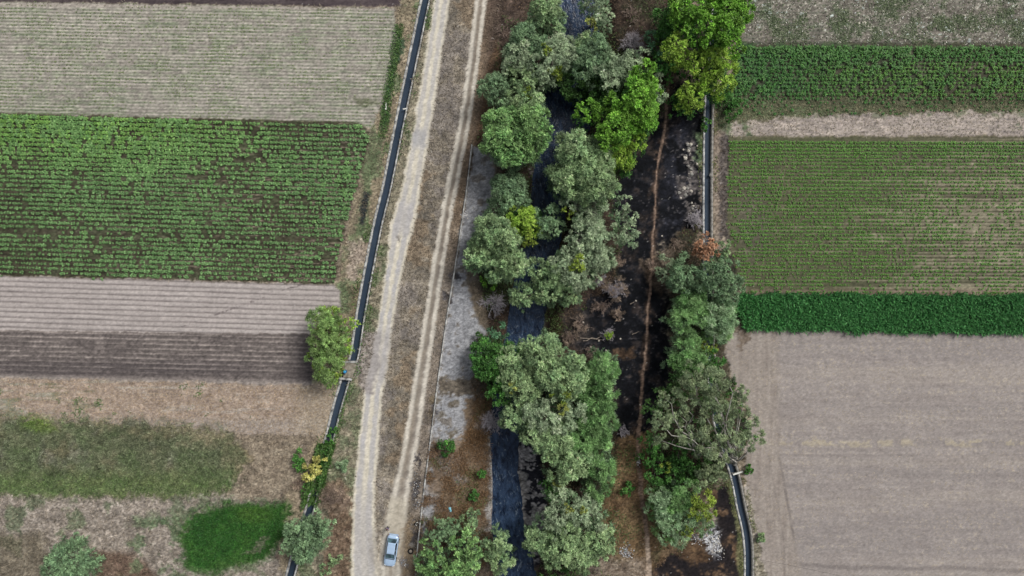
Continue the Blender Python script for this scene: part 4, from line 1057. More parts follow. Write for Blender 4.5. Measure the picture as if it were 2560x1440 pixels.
dead('leafless shrub in the middle of the lower bank trees', 1455, 1225, 26, 3, M_TWIGB, n=40)
dead('leafless grey shrub in the weedy top left bank', 1255, 75, 26, 1.8, M_TWIGB, n=40)
dead('bare brown shrub at the top edge of the burnt side', 1580, 30, 30, 2.5, M_TWIGB, n=44)
dead('tangled grey shrub at the edge of the burnt ground by the willows', 1500, 700, 26, 2.5, M_TWIG, n=60, leaves='dry')
dead('low grey brown brush between the river and the burnt ground', 1425, 845, 24, 1.6, M_TWIGB, n=60, leaves='dry')
dead('scorched grey brush below the purplish thicket', 1520, 838, 24, 1.6, M_TWIG, n=60)
dead('dry grey shrub beside the drooping willow over the burnt strip', 1545, 655, 22, 2, M_TWIGB, n=50, leaves='dry')
dead('sparse grey brush on black ground above the feathery tree', 1478, 880, 24, 1.4, M_TWIGB, n=50)
#---PART3---
# ------------------------------------------------------------------ crops
def plant_mesh(seed, a, b, n=13, rad=.26, hgt=.34, l=.26, w=.17):
    r = np.random.default_rng(seed)
    ph = np.arange(n) * 2.39996 + r.normal(0, .25, n)
    t = np.sqrt((np.arange(n) + .5) / n)
    ph = ph + r.normal(0, .5, n)
    p = np.stack([np.cos(ph) * rad * t * .55, np.sin(ph) * rad * t * .55, hgt * (1 - .55 * t ** 2) + r.normal(0, .03, n)], 1)
    d = unit(np.stack([np.cos(ph), np.sin(ph), .12 - .35 * t + r.normal(0, .15, n)], 1))
    s = unit(np.stack([-np.sin(ph), np.cos(ph), r.normal(0, .3, n)], 1))
    v, f = rhombs(p, d, s, l * r.uniform(.5, 1.45, n), w * r.uniform(.65, 1.3, n))
    a, b = lin(a), lin(b)
    c = np.repeat(1.3 * (a + (b - a) * r.random((n, 1))) * r.normal(1, .16, (n, 1)), 4, 0)
    st = .05                                            # the stalk the leaves grow from, and a low whorl of leaves round it
    sv = np.array([(sx * st, sy * st, zz) for zz in (-.02, hgt * .9) for sx, sy in ((-1, -1), (1, -1), (1, 1), (-1, 1))])
    sf = np.array([(0, 1, 5, 4), (1, 2, 6, 5), (2, 3, 7, 6), (3, 0, 4, 7), (4, 5, 6, 7)])
    for k in range(n):                                   # leaf stalks: each blade starts on the stalk
        v[4 * k, :2] *= .12
    f = np.concatenate([f, sf + len(v)]); v = np.concatenate([v, sv]); c = np.concatenate([c, np.tile(a * .8, (8, 1))])
    return v, f, np.clip(c, .004, .9)
def scatter(variants, x, y, z, sc, tint=None, seed=0):
    r = np.random.default_rng(seed)
    V, F, C = [], [], []; nv = 0
    which = r.integers(0, len(variants), len(x)); an = r.random(len(x)) * 6.283
    for k, (v, f, c) in enumerate(variants):
        i = np.where(which == k)[0]
        if not len(i): continue
        ca, sa = np.cos(an[i])[:, None], np.sin(an[i])[:, None]
        vx = (v[None, :, 0] * ca - v[None, :, 1] * sa) * sc[i, None] + x[i, None]
        vy = (v[None, :, 0] * sa + v[None, :, 1] * ca) * sc[i, None] + y[i, None]
        vz = v[None, :, 2] * sc[i, None] + z[i, None]
        V.append(np.stack([vx, vy, vz], 2).reshape(-1, 3))
        F.append((f[None] + (np.arange(len(i)) * len(v))[:, None, None] + nv).reshape(-1, f.shape[1])); nv += len(i) * len(v)
        cc = np.repeat(c[None], len(i), 0)
        if tint is not None: cc = cc * tint[i][:, None, :]
        C.append(cc.reshape(-1, 3))
    return np.concatenate(V), np.concatenate(F), np.clip(np.concatenate(C), .003, .9)

def crop(field_k, rows_y0, slope, pitch, step, x0, x1, nrows, seed, jit, keep, size):
    """plant positions in rows: returns world x, y, z and a size per plant"""
    r = np.random.default_rng(seed); out = []
    for j in range(nrows):
        px = np.arange(x0, x1, step) + r.normal(0, jit, len(np.arange(x0, x1, step))) + r.uniform(0, step)
        py = rows_y0 + slope * px + j * pitch + r.normal(0, jit * .45, len(px))
        out.append(np.stack([px, py], 1))
    q = np.concatenate(out)
    x = (q[:, 0] - W2) * S; y = (H2 - q[:, 1]) * S
    g = gi(x, y)
    ok = (FIELDS[field_k][g] > .5) & keep(q[:, 0], q[:, 1], g, r) & (np.abs(q[:, 0] - 1280) < 1420) & (q[:, 1] > -60)
    q, x, y, g = q[ok], x[ok], y[ok], g[ok]
    return q, x, y, Z[g], size(q[:, 0], q[:, 1], g, r), g

def plant_field(name, variants, data, tint, n_ind, lab_one, lab_rest, group, cat='crop plant'):
    """the n_ind largest plants in the frame are objects of their own, the others one mesh"""
    q, x, y, z, sc, g = data
    inside = (q[:, 0] > 8) & (q[:, 0] < 2552) & (q[:, 1] > 6)
    order = np.argsort(-(sc * inside))
    big, rest = order[:n_ind], order[n_ind:]
    r = np.random.default_rng(len(x))
    metas = []
    for k, (v, f, c) in enumerate(variants):
        for tk in (.9, 1.08):
            me = np_mesh(name, v, f, np.clip(c * tk, .003, .9)); me.materials.append(M_LEAF); metas.append(me)
    for i in big:
        o = bpy.data.objects.new(name, metas[r.integers(0, len(metas))])
        o.location = (x[i], y[i], z[i]); o.scale = (sc[i],) * 3; o.rotation_euler = (0, 0, r.random() * 6.28)
        COL.objects.link(o); tag(o, lab_one, cat, group)
    v, f, c = scatter(variants, x[rest], y[rest], z[rest], sc[rest], tint[rest] if tint is not None else None, 4)
    tag(link_mesh('crop_rows', np_mesh('crop_rows', v, f, c), M_LEAF), lab_rest, 'crop rows', group, 'stuff')

# leafy crop on the left
lush = lambda px, py: sstep(py - .02 * px, 470, 300) * sstep(px, 900, 200)
D = crop(3, 291, .029, 11.4, 7.4, -140, 935, 39, 21, 1.15,
         lambda px, py, g, r: (r.random(len(px)) < .95 - .45 * sstep(N3[g] + .5 * N1[g], .35, .8) * (1 - lush(px, py)) - .5 * sstep(py - .027 * px, 672, 690) - .6 * sstep(np.abs(py - .027 * px - 578 + 6 * N3[g]), 9, 4)),
         lambda px, py, g, r: np.clip(.66 + .26 * lush(px, py) + .16 * N8[g] + .08 * N3[g] + r.normal(0, .11, len(px)), .28, 1.15))
lu = lush(D[0][:, 0], D[0][:, 1])[:, None]
rr_ = np.random.default_rng(8).random((len(lu), 1))
tint = (1 + .3 * (rr_ - .5)) * (1 + .15 * N3[D[5]])[:, None] * (np.array([[.90, .88, 1.0]]) * (1 - lu) + np.array([[1.1, 1.12, .8]]) * lu)
VL = [plant_mesh(100 + k, (80, 120, 64), (124, 158, 98), n=19, l=.28, w=.21) for k in range(6)]
plant_field('leafy_plant', VL, D, tint, 300, 'full leafy green crop plant in the dark left field', 'many smaller leafy green plants in rows on the left field', 'leafy crop on the left field')
# bushy crop on the upper right
D = crop(11, 118, .002, 9.6, 9.6, 1795, 2700, 18, 22, 2.0,
         lambda px, py, g, r: (r.random(len(px)) < .98 - .55 * sstep(py, 232, 270) - .25 * sstep(N3[g], .2, .7)) & (py < 292),
         lambda px, py, g, r: np.clip(.78 + .3 * sstep(py, 165, 120) - .35 * sstep(py, 225, 270) + .2 * N3[g] + r.normal(0, .14, len(px)), .4, 1.5))
qx, qy = D[0][:, 0], D[0][:, 1]
yl = (sstep(qx, 1950, 2200) * sstep(np.abs(qy - 200), 55, 30))[:, None]
tint = (1 + .2 * (np.random.default_rng(9).random((len(qx), 1)) - .5)) * (np.array([[.72, .88, .8]]) * (1 - yl) + np.array([[1.25, 1.15, .9]]) * yl)
VR = [plant_mesh(140 + k, (54, 98, 46), (92, 136, 66), n=15, rad=.30, hgt=.5, l=.27, w=.15) for k in range(6)]
plant_field('bushy_plant', VR, D, tint, 300, 'big bushy green crop plant in the upper right crop', 'many smaller bushy green plants of the upper right crop', 'bushy crop on the upper right field')
# seedlings on the right
D = crop(13, 348, .004, 8.9, 4.4, 1805, 2700, 45, 23, .7,
         lambda px, py, g, r: (r.random(len(px)) < np.clip(.86 + .35 * HZ1[g] + .25 * N8[g] + .35 * sstep(py, 400, 365) - .5 * sstep(px, 1900, 1840) * sstep(np.abs(py - 560), 130, 60) - .25 * sstep(px, 2050, 2500) * sstep(py, 400, 520) - .3 * sstep(py, 690, 725), .1, .97)),
         lambda px, py, g, r: np.clip(.52 + .07 * N3[g] + .1 * sstep(py, 410, 360) + r.normal(0, .07, len(px)), .22, .75))
VS = [plant_mesh(180 + k, (70, 112, 42), (100, 142, 62), n=7, rad=.3, hgt=.3, l=.3, w=.2) for k in range(5)]
plant_field('seedling', VS, D, None, 300, 'larger bright green seedling in the thin rows on the right', 'thin rows of small bright green seedlings on the right', 'seedling rows on the right field', 'seedling')
# faint rows on the stubble field
D = crop(2, 4.1, .016, 8.2, 4.0, -140, 1000, 40, 24, 1.3,
         lambda px, py, g, r: (r.random(len(px)) < np.clip(.35 + .5 * HZ1[g] + .5 * N3[g], 0, .9)),
         lambda px, py, g, r: np.clip(.30 + r.normal(0, .06, len(px)), .15, .5))
VF = [plant_mesh(200 + k, (98, 118, 70), (132, 142, 100), n=6, rad=.3, hgt=.3, l=.3, w=.16) for k in range(4)]
v, f, c = scatter(VF, D[1], D[2], D[3], D[4], None, 5)
tag(link_mesh('sprouts', np_mesh('sprouts', v, f, c), M_LEAF), 'faint rows of tiny green sprouts in the pale stubble', 'sprouts', None, 'stuff')

def blades(px, py, l, w, up, ca, cb, seed, ground=0.0, name='grass', label='', cat='grass', zl=0.0, mat=None):
    """scattered single blades; ground = how much of the soil colour below they share"""
    r = np.random.default_rng(seed); n = len(px)
    x = (px - W2) * S; y = (H2 - py) * S; g = gi(x, y)
    a = r.random(n) * 6.283; u = up * r.uniform(.5, 1.5, n)
    d = unit(np.stack([np.cos(a), np.sin(a), u], 1))
    s = unit(np.stack([-np.sin(a), np.cos(a), r.normal(0, .4, n)], 1))
    p = np.stack([x, y, Z[g] + .01 + zl * r.random(n)], 1)
    L = l * r.uniform(.6, 1.4, n); Wd = w * r.uniform(.7, 1.3, n)
    v, f = rhombs(p, d, s, L, Wd)
    ca, cb = lin(ca), lin(cb); t = r.random((n, 1))
    c = (ca + (cb - ca) * t) * (1 - ground) + CLIN[g] * ground
    c = np.clip(c * np.clip(r.normal(1.05, .27, (n, 1)), .35, 2.0), .004, .85)
    o = link_mesh(name, np_mesh(name, v, f, np.repeat(c, 4, 0)), mat or M_GRASS)
    return tag(o, label, cat, None, 'stuff')
def spots(n, x0, x1, y0, y1, seed, test):
    r = np.random.default_rng(seed)
    px = r.uniform(x0, x1, n); py = r.uniform(y0, y1, n)
    g = gi((px - W2) * S, (H2 - py) * S)
    ok = test(px, py, g, r)
    return px[ok], py[ok]
# dense fodder band
px, py = spots(30000, 1835, 2640, 728, 840, 31, lambda px, py, g, r: (FIELDS[14][g] > .45) & (r.random(len(px)) < 1 - .5 * sstep(N1[g] + .4 * N3[g], .4, .8)))
blades(px, py, .62, .15, .75, (42, 98, 48), (80, 138, 76), 32, 0, 'fodder_leaves', 'dense dark green fodder crop band on the right', 'fodder crop', .55, M_LEAF)
# lush grass patch
px, py = spots(26000, 440, 730, 1250, 1440, 33, lambda px, py, g, r: FIELDS[9][g] > .1 + .7 * r.random(len(px)))
blades(px, py, .22, .07, .8, (36, 80, 28), (70, 112, 42), 34, .45, 'grass', 'short lush green grass on the rounded patch')
# dry grass and weeds on verges and waste ground
dryz = np.isin(ZONE, (20, 21, 22, 25, 29, 8))
px, py = spots(150000, -20, 1330, -20, 1460, 35, lambda px, py, g, r: dryz[g] & ~((ZONE[g] == 25) & (emb[g] > .5) & (r.random(len(px)) < .96)) & (r.random(len(px)) < .8))
blades(px, py, .42, .075, .45, (104, 92, 76), (172, 156, 130), 36, .66, 'dry_grass', 'dry brown and straw grass on the verges', 'dry grass')
px, py = spots(60000, -20, 700, 1030, 1260, 37, lambda px, py, g, r: FIELDS[7][g] > .1 + .8 * r.random(len(px)))
blades(px, py, .34, .08, .5, (76, 88, 60), (128, 130, 100), 38, .65, 'weeds', 'olive green weeds on the fallow ground', 'weeds')
px, py = spots(30000, 1040, 2000, -20, 1460, 39, lambda px, py, g, r: np.isin(ZONE[g], (28, 29)) & (bankr[g] < .3) & (rv[g] > .3) & (cr_[g] > 16))
blades(px, py, .44, .075, .4, (84, 68, 50), (134, 112, 86), 40, .6, 'dry_grass', 'brown dry grass and leaf litter under the trees', 'dry grass')
px, py = spots(26000, 1850, 2600, -20, 116, 41, lambda px, py, g, r: (FIELDS[10][g] > .5) & (r.random(len(px)) < np.clip(.3 + .7 * N3[g] + .4 * N1[g], .05, 1)))
blades(px, py, .26, .13, .35, (66, 88, 54), (120, 132, 96), 42, .2, 'weeds', 'low grey green weeds in the upper right field', 'weeds', 0, M_LEAF)
px, py = spots(2600, 1860, 2600, -20, 112, 43, lambda px, py, g, r: (FIELDS[10][g] > .5) & (r.random(len(px)) < .5))
blades(px, py, .22, .14, .2, (168, 166, 150), (214, 212, 200), 44, 0, 'plant_scraps', 'pale leaf scraps strewn over the upper right field', 'crop scraps')
px, py = spots(14000, 1780, 2600, 225, 345, 45, lambda px, py, g, r: ((FIELDS[11][g] > .5) & (py > 232)) | ((FIELDS[12][g] > .5) & (r.random(len(px)) < .3)))
blades(px, py, .34, .07, .35, (96, 108, 70), (176, 158, 130), 46, .5, 'weeds', 'mixed weeds and straw between the right hand crops', 'weeds')
px, py = spots(26000, 1810, 2600, 826, 1460, 47, lambda px, py, g, r: (FIELDS[15][g] > .6) & (r.random(len(px)) < np.clip(.25 + .5 * N3[g] + .4 * HZ1[g], .04, 1)))
blades(px, py, .26, .03, .05, (170, 152, 118), (206, 188, 152), 48, .25, 'straw', 'thin straw pieces strewn over the large bare field', 'straw')
px, py = spots(14000, -20, 860, 938, 1090, 49, lambda px, py, g, r: (FIELDS[6][g] > .5))
blades(px, py, .3, .05, .15, (150, 126, 92), (196, 172, 136), 50, .4, 'straw', 'dry straw stubble on the tan lower left field', 'straw')
ug = (ZONE == 28) & (rv > .2) & (cr_ > 15) & (burnt < .4) & (bankr < .3)
px, py = spots(110000, 1190, 1890, -20, 1460, 161, lambda px, py, g, r: ug[g] & (r.random(len(px)) < np.clip(.28 + .9 * N3[g] + .5 * NB[g] - .5 * (px > 1545) * (px < 1640), 0, 1)))
blades(px, py, .36, .11, .6, (42, 62, 32), (92, 112, 62), 162, .1, 'undergrowth', 'dark green undergrowth filling the gaps below the trees', 'undergrowth', 1.0, M_LEAF)
px, py = spots(90000, 1190, 1890, -20, 1460, 163, lambda px, py, g, r: ug[g] & (r.random(len(px)) < np.clip(.2 - .9 * N3[g], 0, .8)))
blades(px, py, .5, .045, .7, (84, 66, 50), (150, 126, 102), 164, .2, 'dry_brush', 'brown dry brush between the riverside trees', 'dry brush', .5)
sl = (ZONE == 25) & (emb < .5)
px, py = spots(60000, 1030, 1240, 930, 1450, 171, lambda px, py, g, r: sl[g] & (r.random(len(px)) < np.clip(.35 + .7 * NA[g], .05, .9)))
blades(px, py, .42, .06, .6, (96, 70, 46), (148, 116, 80), 172, .25, 'dry_scrub', 'orange brown dry scrub covering the lower river slope', 'dry scrub', .3)
px, py = spots(30000, 1030, 1240, 930, 1450, 173, lambda px, py, g, r: sl[g] & (r.random(len(px)) < np.clip(.9 * N3[g] - .15, 0, .7)))
blades(px, py, .32, .09, .5, (66, 84, 42), (108, 116, 66), 174, .15, 'weeds', 'patchy green weeds among the scrub on the river slope', 'weeds', .3, M_LEAF)
# green weeds hugging the left canal and the ditch
def near_l(px, py, g, r):
    return (((np.abs(cl[g] - 15) < 5) & (py > 990) & (py < 1260) & (cls_[g] < 0) & (r.random(len(px)) < .9)) |
            ((cl[g] < 26) & (cl[g] > 9.5 + 4 * (N1[g] < .3)) & (r.random(len(px)) < np.clip(.05 + .5 * N3[g], 0, .5))) |
            ((px > 945) & (px < 1015) & (py > 60) & (py < 345) & (np.abs(px - np.interp(py, [60, 120, 250, 340], [1000, 990, 970, 957])) < 11)))
px, py = spots(160000, 690, 1100, -20, 1440, 51, near_l)
blades(px, py, .34, .11, .6, (54, 92, 44), (98, 128, 66), 52, .15, 'weeds', 'green weeds growing along the left canal and ditch', 'weeds', .15, M_LEAF)
px, py = spots(60000, 740, 850, 1110, 1262, 151, lambda px, py, g, r: (cl[g] < 17) & (r.random(len(px)) < np.clip(.55 + .8 * N3[g] - .6 * (py > 1225), 0, 1)))
blades(px, py, .45, .13, .7, (44, 84, 36), (92, 126, 60), 152, .05, 'weeds', 'tall green weeds choking the lower part of the left canal', 'weeds', .9, M_LEAF)
px, py = spots(9000, -10, 640, 950, 1090, 153, lambda px, py, g, r: ((FIELDS[6][g] > .4) & (N3[g] * .7 + N1[g] > .75)))
blades(px, py, .3, .11, .5, (66, 100, 50), (104, 132, 72), 154, .1, 'weeds', 'small green weed tufts in the tan stubble field', 'weeds', .1, M_LEAF)
px, py = spots(30000, 1740, 1900, 230, 1440, 53, lambda px, py, g, r: (np.abs(cr_[g] - 19) < 5) & (r.random(len(px)) < np.clip(.35 + .8 * N3[g], 0, .9)) & ((py > 1190) | (py < 480)))
blades(px, py, .32, .1, .55, (70, 98, 46), (128, 130, 76), 54, .2, 'weeds', 'green weeds growing along the right canal', 'weeds', .1, M_LEAF)

# ------------------------------------------------------------------ culvert and small concrete pieces
x, y, z = on(876, 925)
root = empty('culvert', (x, y, 0), 'concrete culvert crossing over the left canal with pale end walls', 'culvert')
def loc(px, py, zz=0.0):
    p = P(px, py, zz); return (p[0] - x, p[1] - y, zz)
def slab(pts, z0, z1, name, mat, parent):
    bm = bmesh.new()
    lo = [bm.verts.new((*p[:2], z0)) for p in pts]; hi = [bm.verts.new((*p[:2], z1)) for p in pts]
    bm.faces.new(hi); bm.faces.new(lo[::-1])
    for i in range(len(pts)): bm.faces.new((lo[i], lo[(i + 1) % len(pts)], hi[(i + 1) % len(pts)], hi[i]))
    bmesh.ops.recalc_face_normals(bm, faces=bm.faces)
    me = bpy.data.meshes.new(name); bm.to_mesh(me); bm.free()
    return link_mesh(name, me, mat, parent)
M_PAD = mat_noise('dirty_concrete', (112, 106, 92), (158, 150, 138), 2.2, 0.95, 0.4)
slab([loc(858, 943), loc(889, 945), loc(894, 925), loc(892, 906), loc(863, 906)], -.35, .08, 'deck', M_PAD, root)
slab([loc(858, 902), loc(891, 903), loc(891, 907), loc(858, 906)], -.9, .22, 'end_wall', M_CONC, root)
slab([loc(848, 943), loc(880, 946), loc(880, 951), loc(848, 948)], -.9, .25, 'end_wall', M_CONC, root)
mb = MB()
mb.tube([loc(890, 905, .1), loc(895, 915, .1), loc(896.5, 925, .1), loc(894, 936, .1), loc(889, 946, .1)], .07, 6)
mb.build('curb', M_CONCD, root)

M_BLUE = mat_noise('blue_paint', (40, 138, 196), (66, 166, 220), 6, 0.45, 0.1)
M_DKBLUE = mat_noise('dark_blue_paint', (24, 70, 108), (34, 90, 130), 6, 0.5, 0.1)
x, y, z = on(868, 926)
root = empty('water_valve', (x, y, .08), 'bright blue water valve standing on the culvert', 'water valve')
mb = MB(); mb.lathe([(.24, 0), (.24, .05), (.11, .07), (.11, .42), (.15, .44), (.15, .5)], n=16); mb.build('body', M_DKBLUE, root)
mb = MB(); mb.lathe([(.21, .505), (.235, .53), (.22, .58), (.12, .62), (.02, .63)], n=18); mb.build('cap', M_BLUE, root, True)
mb = MB(); mb.tube([(0, -.1, .3), (0, -.3, .3), (0, -.38, .24)], .06, 8); mb.build('spout', M_DKBLUE, root)

M_WHITE = mat_noise('white_limewash', (206, 206, 196), (232, 232, 226), 5, 0.85, 0.2)
def small_beam(name, label, cat, a, b, width, hgt, mat):
    p, q = Vector(on(*a)), Vector(on(*b)); c = (p + q) / 2; d = q - p
    mb = MB(); mb.box((0, 0, hgt / 2), (d.length, width, hgt), 0, .012)
    o = mb.build(name, mat); o.location = (c.x, c.y, max(p.z, q.z, c.z)); o.rotation_euler = (0, 0, math.atan2(d.y, d.x))
    return tag(o, label, cat)
small_beam('concrete_post', 'white concrete post lying beside the dark ditch', 'post', (966.5, 257), (965, 275), .17, .22, M_WHITE)
o = small_beam('white_board', 'bright white board lying across the left canal wall', 'board', (1010, 277.5), (1019, 276), .17, .05, M_WHITE); o.location.z = .075
M_BURNT = mat_noise('charred_rubble', (26, 24, 26), (58, 54, 56), 9, 0.95, 0.5)
M_STONE = mat_noise('pale_stone', (158, 150, 138), (208, 202, 190), 5, 0.9, 0.4)
def lump(name, label, cat, px, py, sx, sy, sz, mat, seed, group=None):
    r = random.Random(seed)
    bm = bmesh.new(); bmesh.ops.create_icosphere(bm, subdivisions=2, radius=1)
    o3 = [r.uniform(0, 9) for _ in range(3)]
    from mathutils import noise as mn
    for v in bm.verts:
        k = 1 + .35 * mn.noise(v.co * 1.6 + Vector(o3))
        v.co = Vector((v.co.x * sx * k, v.co.y * sy * k, max(v.co.z * k, -.35) * sz))
    me = bpy.data.meshes.new(name); bm.to_mesh(me); bm.free()
    o = link_mesh(name, me, mat); p = on(px, py); o.location = (p[0], p[1], p[2] + .2 * sz); o.rotation_euler = (0, 0, r.uniform(0, 6))
    return tag(o, label, cat, group)
lump('stone', 'pale round stone between the ditch and the left canal', 'stone', 991, 257, .15, .13, .12, M_STONE, 1)
lump('stone', 'light stone on the canal side edge of the dirt road', 'stone', 1043, 243, .09, .08, .08, M_STONE, 2)
lump('stone', 'white stone touching the right side of the canal wall', 'stone', 1018.5, 264, .1, .15, .1, M_STONE, 3)
for k, (px, py) in enumerate([(1590, 752), (1458, 806), (1452, 816), (1497, 852), (1515, 876), (1477, 868), (1484, 878), (1551, 847), (1482, 879), (1600, 1012), (1655, 590), (1710, 392), (1727, 430)]):
    lump('stone', 'small pale stone lying on the blackened ground', 'stone', px, py, .15, .12, .1, M_STONE, 20 + k, 'pale stones on the burnt ground')
r = random.Random(4)
for k in range(46):                      # rock patch beside the burnt strip
    px, py = 1722 + r.gauss(0, 16), r.uniform(352, 560)
    s = r.uniform(.1, .32)
    lump('rock', 'grey rock in the ashy rubble beside the right canal', 'rock', px + (py - 450) * .03, py, s, s * r.uniform(.6, 1), s * .6, M_CONCD if k % 3 else M_STONE, 60 + k, 'rocks beside the right canal')
M_WOOD = mat_noise('grey_dead_wood', (124, 112, 100), (170, 160, 148), 4, 0.9, 0.4)
for lab, a, b in [('long grey fallen branch on the burnt ground by the rusty shrub', (1450, 845), (1508, 850)), ('thin fallen branch slanting across the burnt ground', (1458, 852), (1512, 842)),
                  ('short pale fallen log beside the stone on burnt ground', (1575, 760), (1587, 754)), ('dead pale stick near the footpath on black ground', (1580, 836), (1598, 829))]:
    p, q = Vector(on(*a)), Vector(on(*b)); mb = MB(); rng = np.random.default_rng(int(a[0]))
    limb(mb, (0, 0, .07), tuple(q - p + Vector((0, 0, .06))), .065, .02, rng, 5, .06, 6)
    o = mb.build('fallen_branch', M_WOOD); o.location = p; tag(o, lab, 'branch')
# sluice frame on the right canal
x, y, z = on(1838, 1177)
root = empty('sluice_gate', (x, y, 0), 'pale concrete sluice frame across the right canal', 'sluice gate')
a1 = math.radians(18)
mb = MB(); mb.box((0, 0, .28), (1.5, .22, .12), a1, .01); mb.build('beam', M_WHITE, root)
for sx in (-.66, .66):
    mb = MB(); mb.box((sx * math.cos(a1), sx * math.sin(a1), -.25), (.16, .2, .92), a1, .01); mb.build('post', M_CONC, root)
mb = MB(); mb.box((0, 0, -.28), (1.12, .04, .7), a1); mb.build('gate_panel', M_CONCD, root)

# ------------------------------------------------------------------ tyre, scrap, bag, litter
M_RUB = mat_noise('rubber', (20, 20, 21), (34, 33, 33), 12, 0.85, 0.2)
x, y, z = on(1027, 1377)
root = empty('old_tyre', (x, y, z), 'old black tyre lying flat and filled with grey soil', 'tyre')
mb = MB(); mb.lathe([(.24, .02), (.36, 0), (.42, .05), (.43, .13), (.42, .2), (.36, .25), (.26, .24), (.235, .13)], n=28, closed=True); mb.build('tyre', M_RUB, root, True)
mb = MB(); mb.lathe([(.25, .03), (.25, .17), (.18, .20), (.05, .21)], n=24); mb.build('soil_fill', mat_noise('grey_soil', (134, 124, 112), (164, 154, 142), 9, 0.95, 0.5), root, True)
x, y, z = on(1043, 1308)
root = empty('scrap_heap', (x, y, z), 'charred scrap heap with white curved bits beside the kerb wall', 'scrap heap')
mb = MB(); rng = np.random.default_rng(77)
for k in range(26):
    g = unit(rng.normal(0, 1, 3) + np.array([0, 0, .5])); p0 = rng.normal(0, .18, 3); p0[2] = abs(p0[2]) * .5
    limb(mb, p0, p0 + g * rng.uniform(.25, .55), .04, .015, rng, 3, .15, 5)
mb.build('charred_bits', M_BURNT, root)
mb = MB()
for (cx_, cy_, a0) in ((.05, .1, .4), (-.03, -.08, 2.4)):
    mb.tube([(cx_ + .13 * math.cos(a0 + t), cy_ + .13 * math.sin(a0 + t), .3 + .02 * t) for t in np.linspace(0, 2.6, 8)], .035, 6)
mb.build('white_bits', M_WHITE, root)
M_BAG = mat_noise('blue_plastic', (96, 178, 206), (150, 214, 228), 5, 0.4, 0.3)
x, y, z = on(1125.5, 1273)
v0 = []; r = np.random.default_rng(5)
gg = 9
for j in range(gg):
    for i in range(gg):
        u_, w_ = i / (gg - 1) - .5, j / (gg - 1) - .5
        sx_ = .42 * (1 - .45 * (w_ + .5)) if j > 2 else .42
        v0.append((u_ * sx_ + .08 * math.sin(5 * w_), -w_ * .66, .1 + .10 * r.random() + .12 * max(0, 1 - (u_ * u_ + w_ * w_) * 6)))
v0 = np.array(v0); top = v0.copy(); bot = v0.copy(); bot[:, 2] = .01
q4 = np.array([(j * gg + i, j * gg + i + 1, (j + 1) * gg + i + 1, (j + 1) * gg + i) for j in range(gg - 1) for i in range(gg - 1)])
edge = [i for i in range(gg)] + [i * gg + gg - 1 for i in range(1, gg)] + [(gg - 1) * gg + i for i in range(gg - 2, -1, -1)] + [i * gg for i in range(gg - 2, 0, -1)]
rim = np.array([(edge[k], edge[(k + 1) % len(edge)], edge[(k + 1) % len(edge)] + gg * gg, edge[k] + gg * gg) for k in range(len(edge))])
o = link_mesh('plastic_bag', np_mesh('plastic_bag', np.concatenate([top, bot]), np.concatenate([q4, q4[:, ::-1] + gg * gg, rim])), M_BAG)
o.location = (x, y, z); tag(o, 'crumpled light blue plastic bag on the weedy river slope', 'plastic bag')
def litter(label, px, py, sx, sy, n, size, seed, cols):
    r = np.random.default_rng(seed)
    cq = r.integers(0, 9, n); cx_ = r.normal(0, sx * .8, 9); cy_ = r.normal(0, sy * .8, 9)
    qx = px + cx_[cq] + r.normal(0, sx * .45, n); qy = py + cy_[cq] + r.normal(0, sy * .45, n)
    X_ = (qx - W2) * S; Y_ = (H2 - qy) * S; zz = gz(X_, Y_)
    p = np.stack([X_, Y_, zz + .02 + .12 * r.random(n)], 1)
    a = r.random(n) * 6.28; d = unit(np.stack([np.cos(a), np.sin(a), r.normal(0, .3, n)], 1)); s = unit(np.cross(d, unit(r.normal(0, .4, (n, 3)) + [0, 0, 1])))
    v, f = rhombs(p, d, s, size * r.uniform(.4, 1.5, n), size * r.uniform(.4, 1.0, n))
    cc = np.array([lin(cols[k]) for k in r.integers(0, len(cols), n)])
    o = link_mesh('litter', np_mesh('litter', v, f, np.repeat(cc, 4, 0)), M_LEAF)
    return tag(o, label, 'litter', None, 'stuff')
WC = [(226, 226, 224), (196, 198, 204), (168, 170, 176), (214, 208, 196), (150, 160, 172), (70, 66, 66)]
litter('heap of white and grey litter on the brown grass', 1567, 1378, 10, 12, 150, .26, 1, WC)
litter('white rubbish strewn over the burnt lower corner', 1786, 1352, 10, 22, 220, .26, 2, WC[:4])
litter('scattered white scraps in the ashes beside the white rubbish', 1742, 1344, 22, 12, 110, .22, 3, WC)
litter('scraps of litter along the track beside the kerb wall', 1042, 1228, 8, 34, 90, .2, 4, WC)
litter('white litter spilled on the footpath bend', 1598, 1155, 3, 9, 30, .22, 5, WC[:4])
litter('few pale scraps near the parked car and rock pile', 1006, 1408, 6, 7, 26, .2, 6, WC[:5])
litter('bits of white litter at the upper end of the kerb wall', 1165, 540, 6, 8, 26, .22, 7, WC[:4])

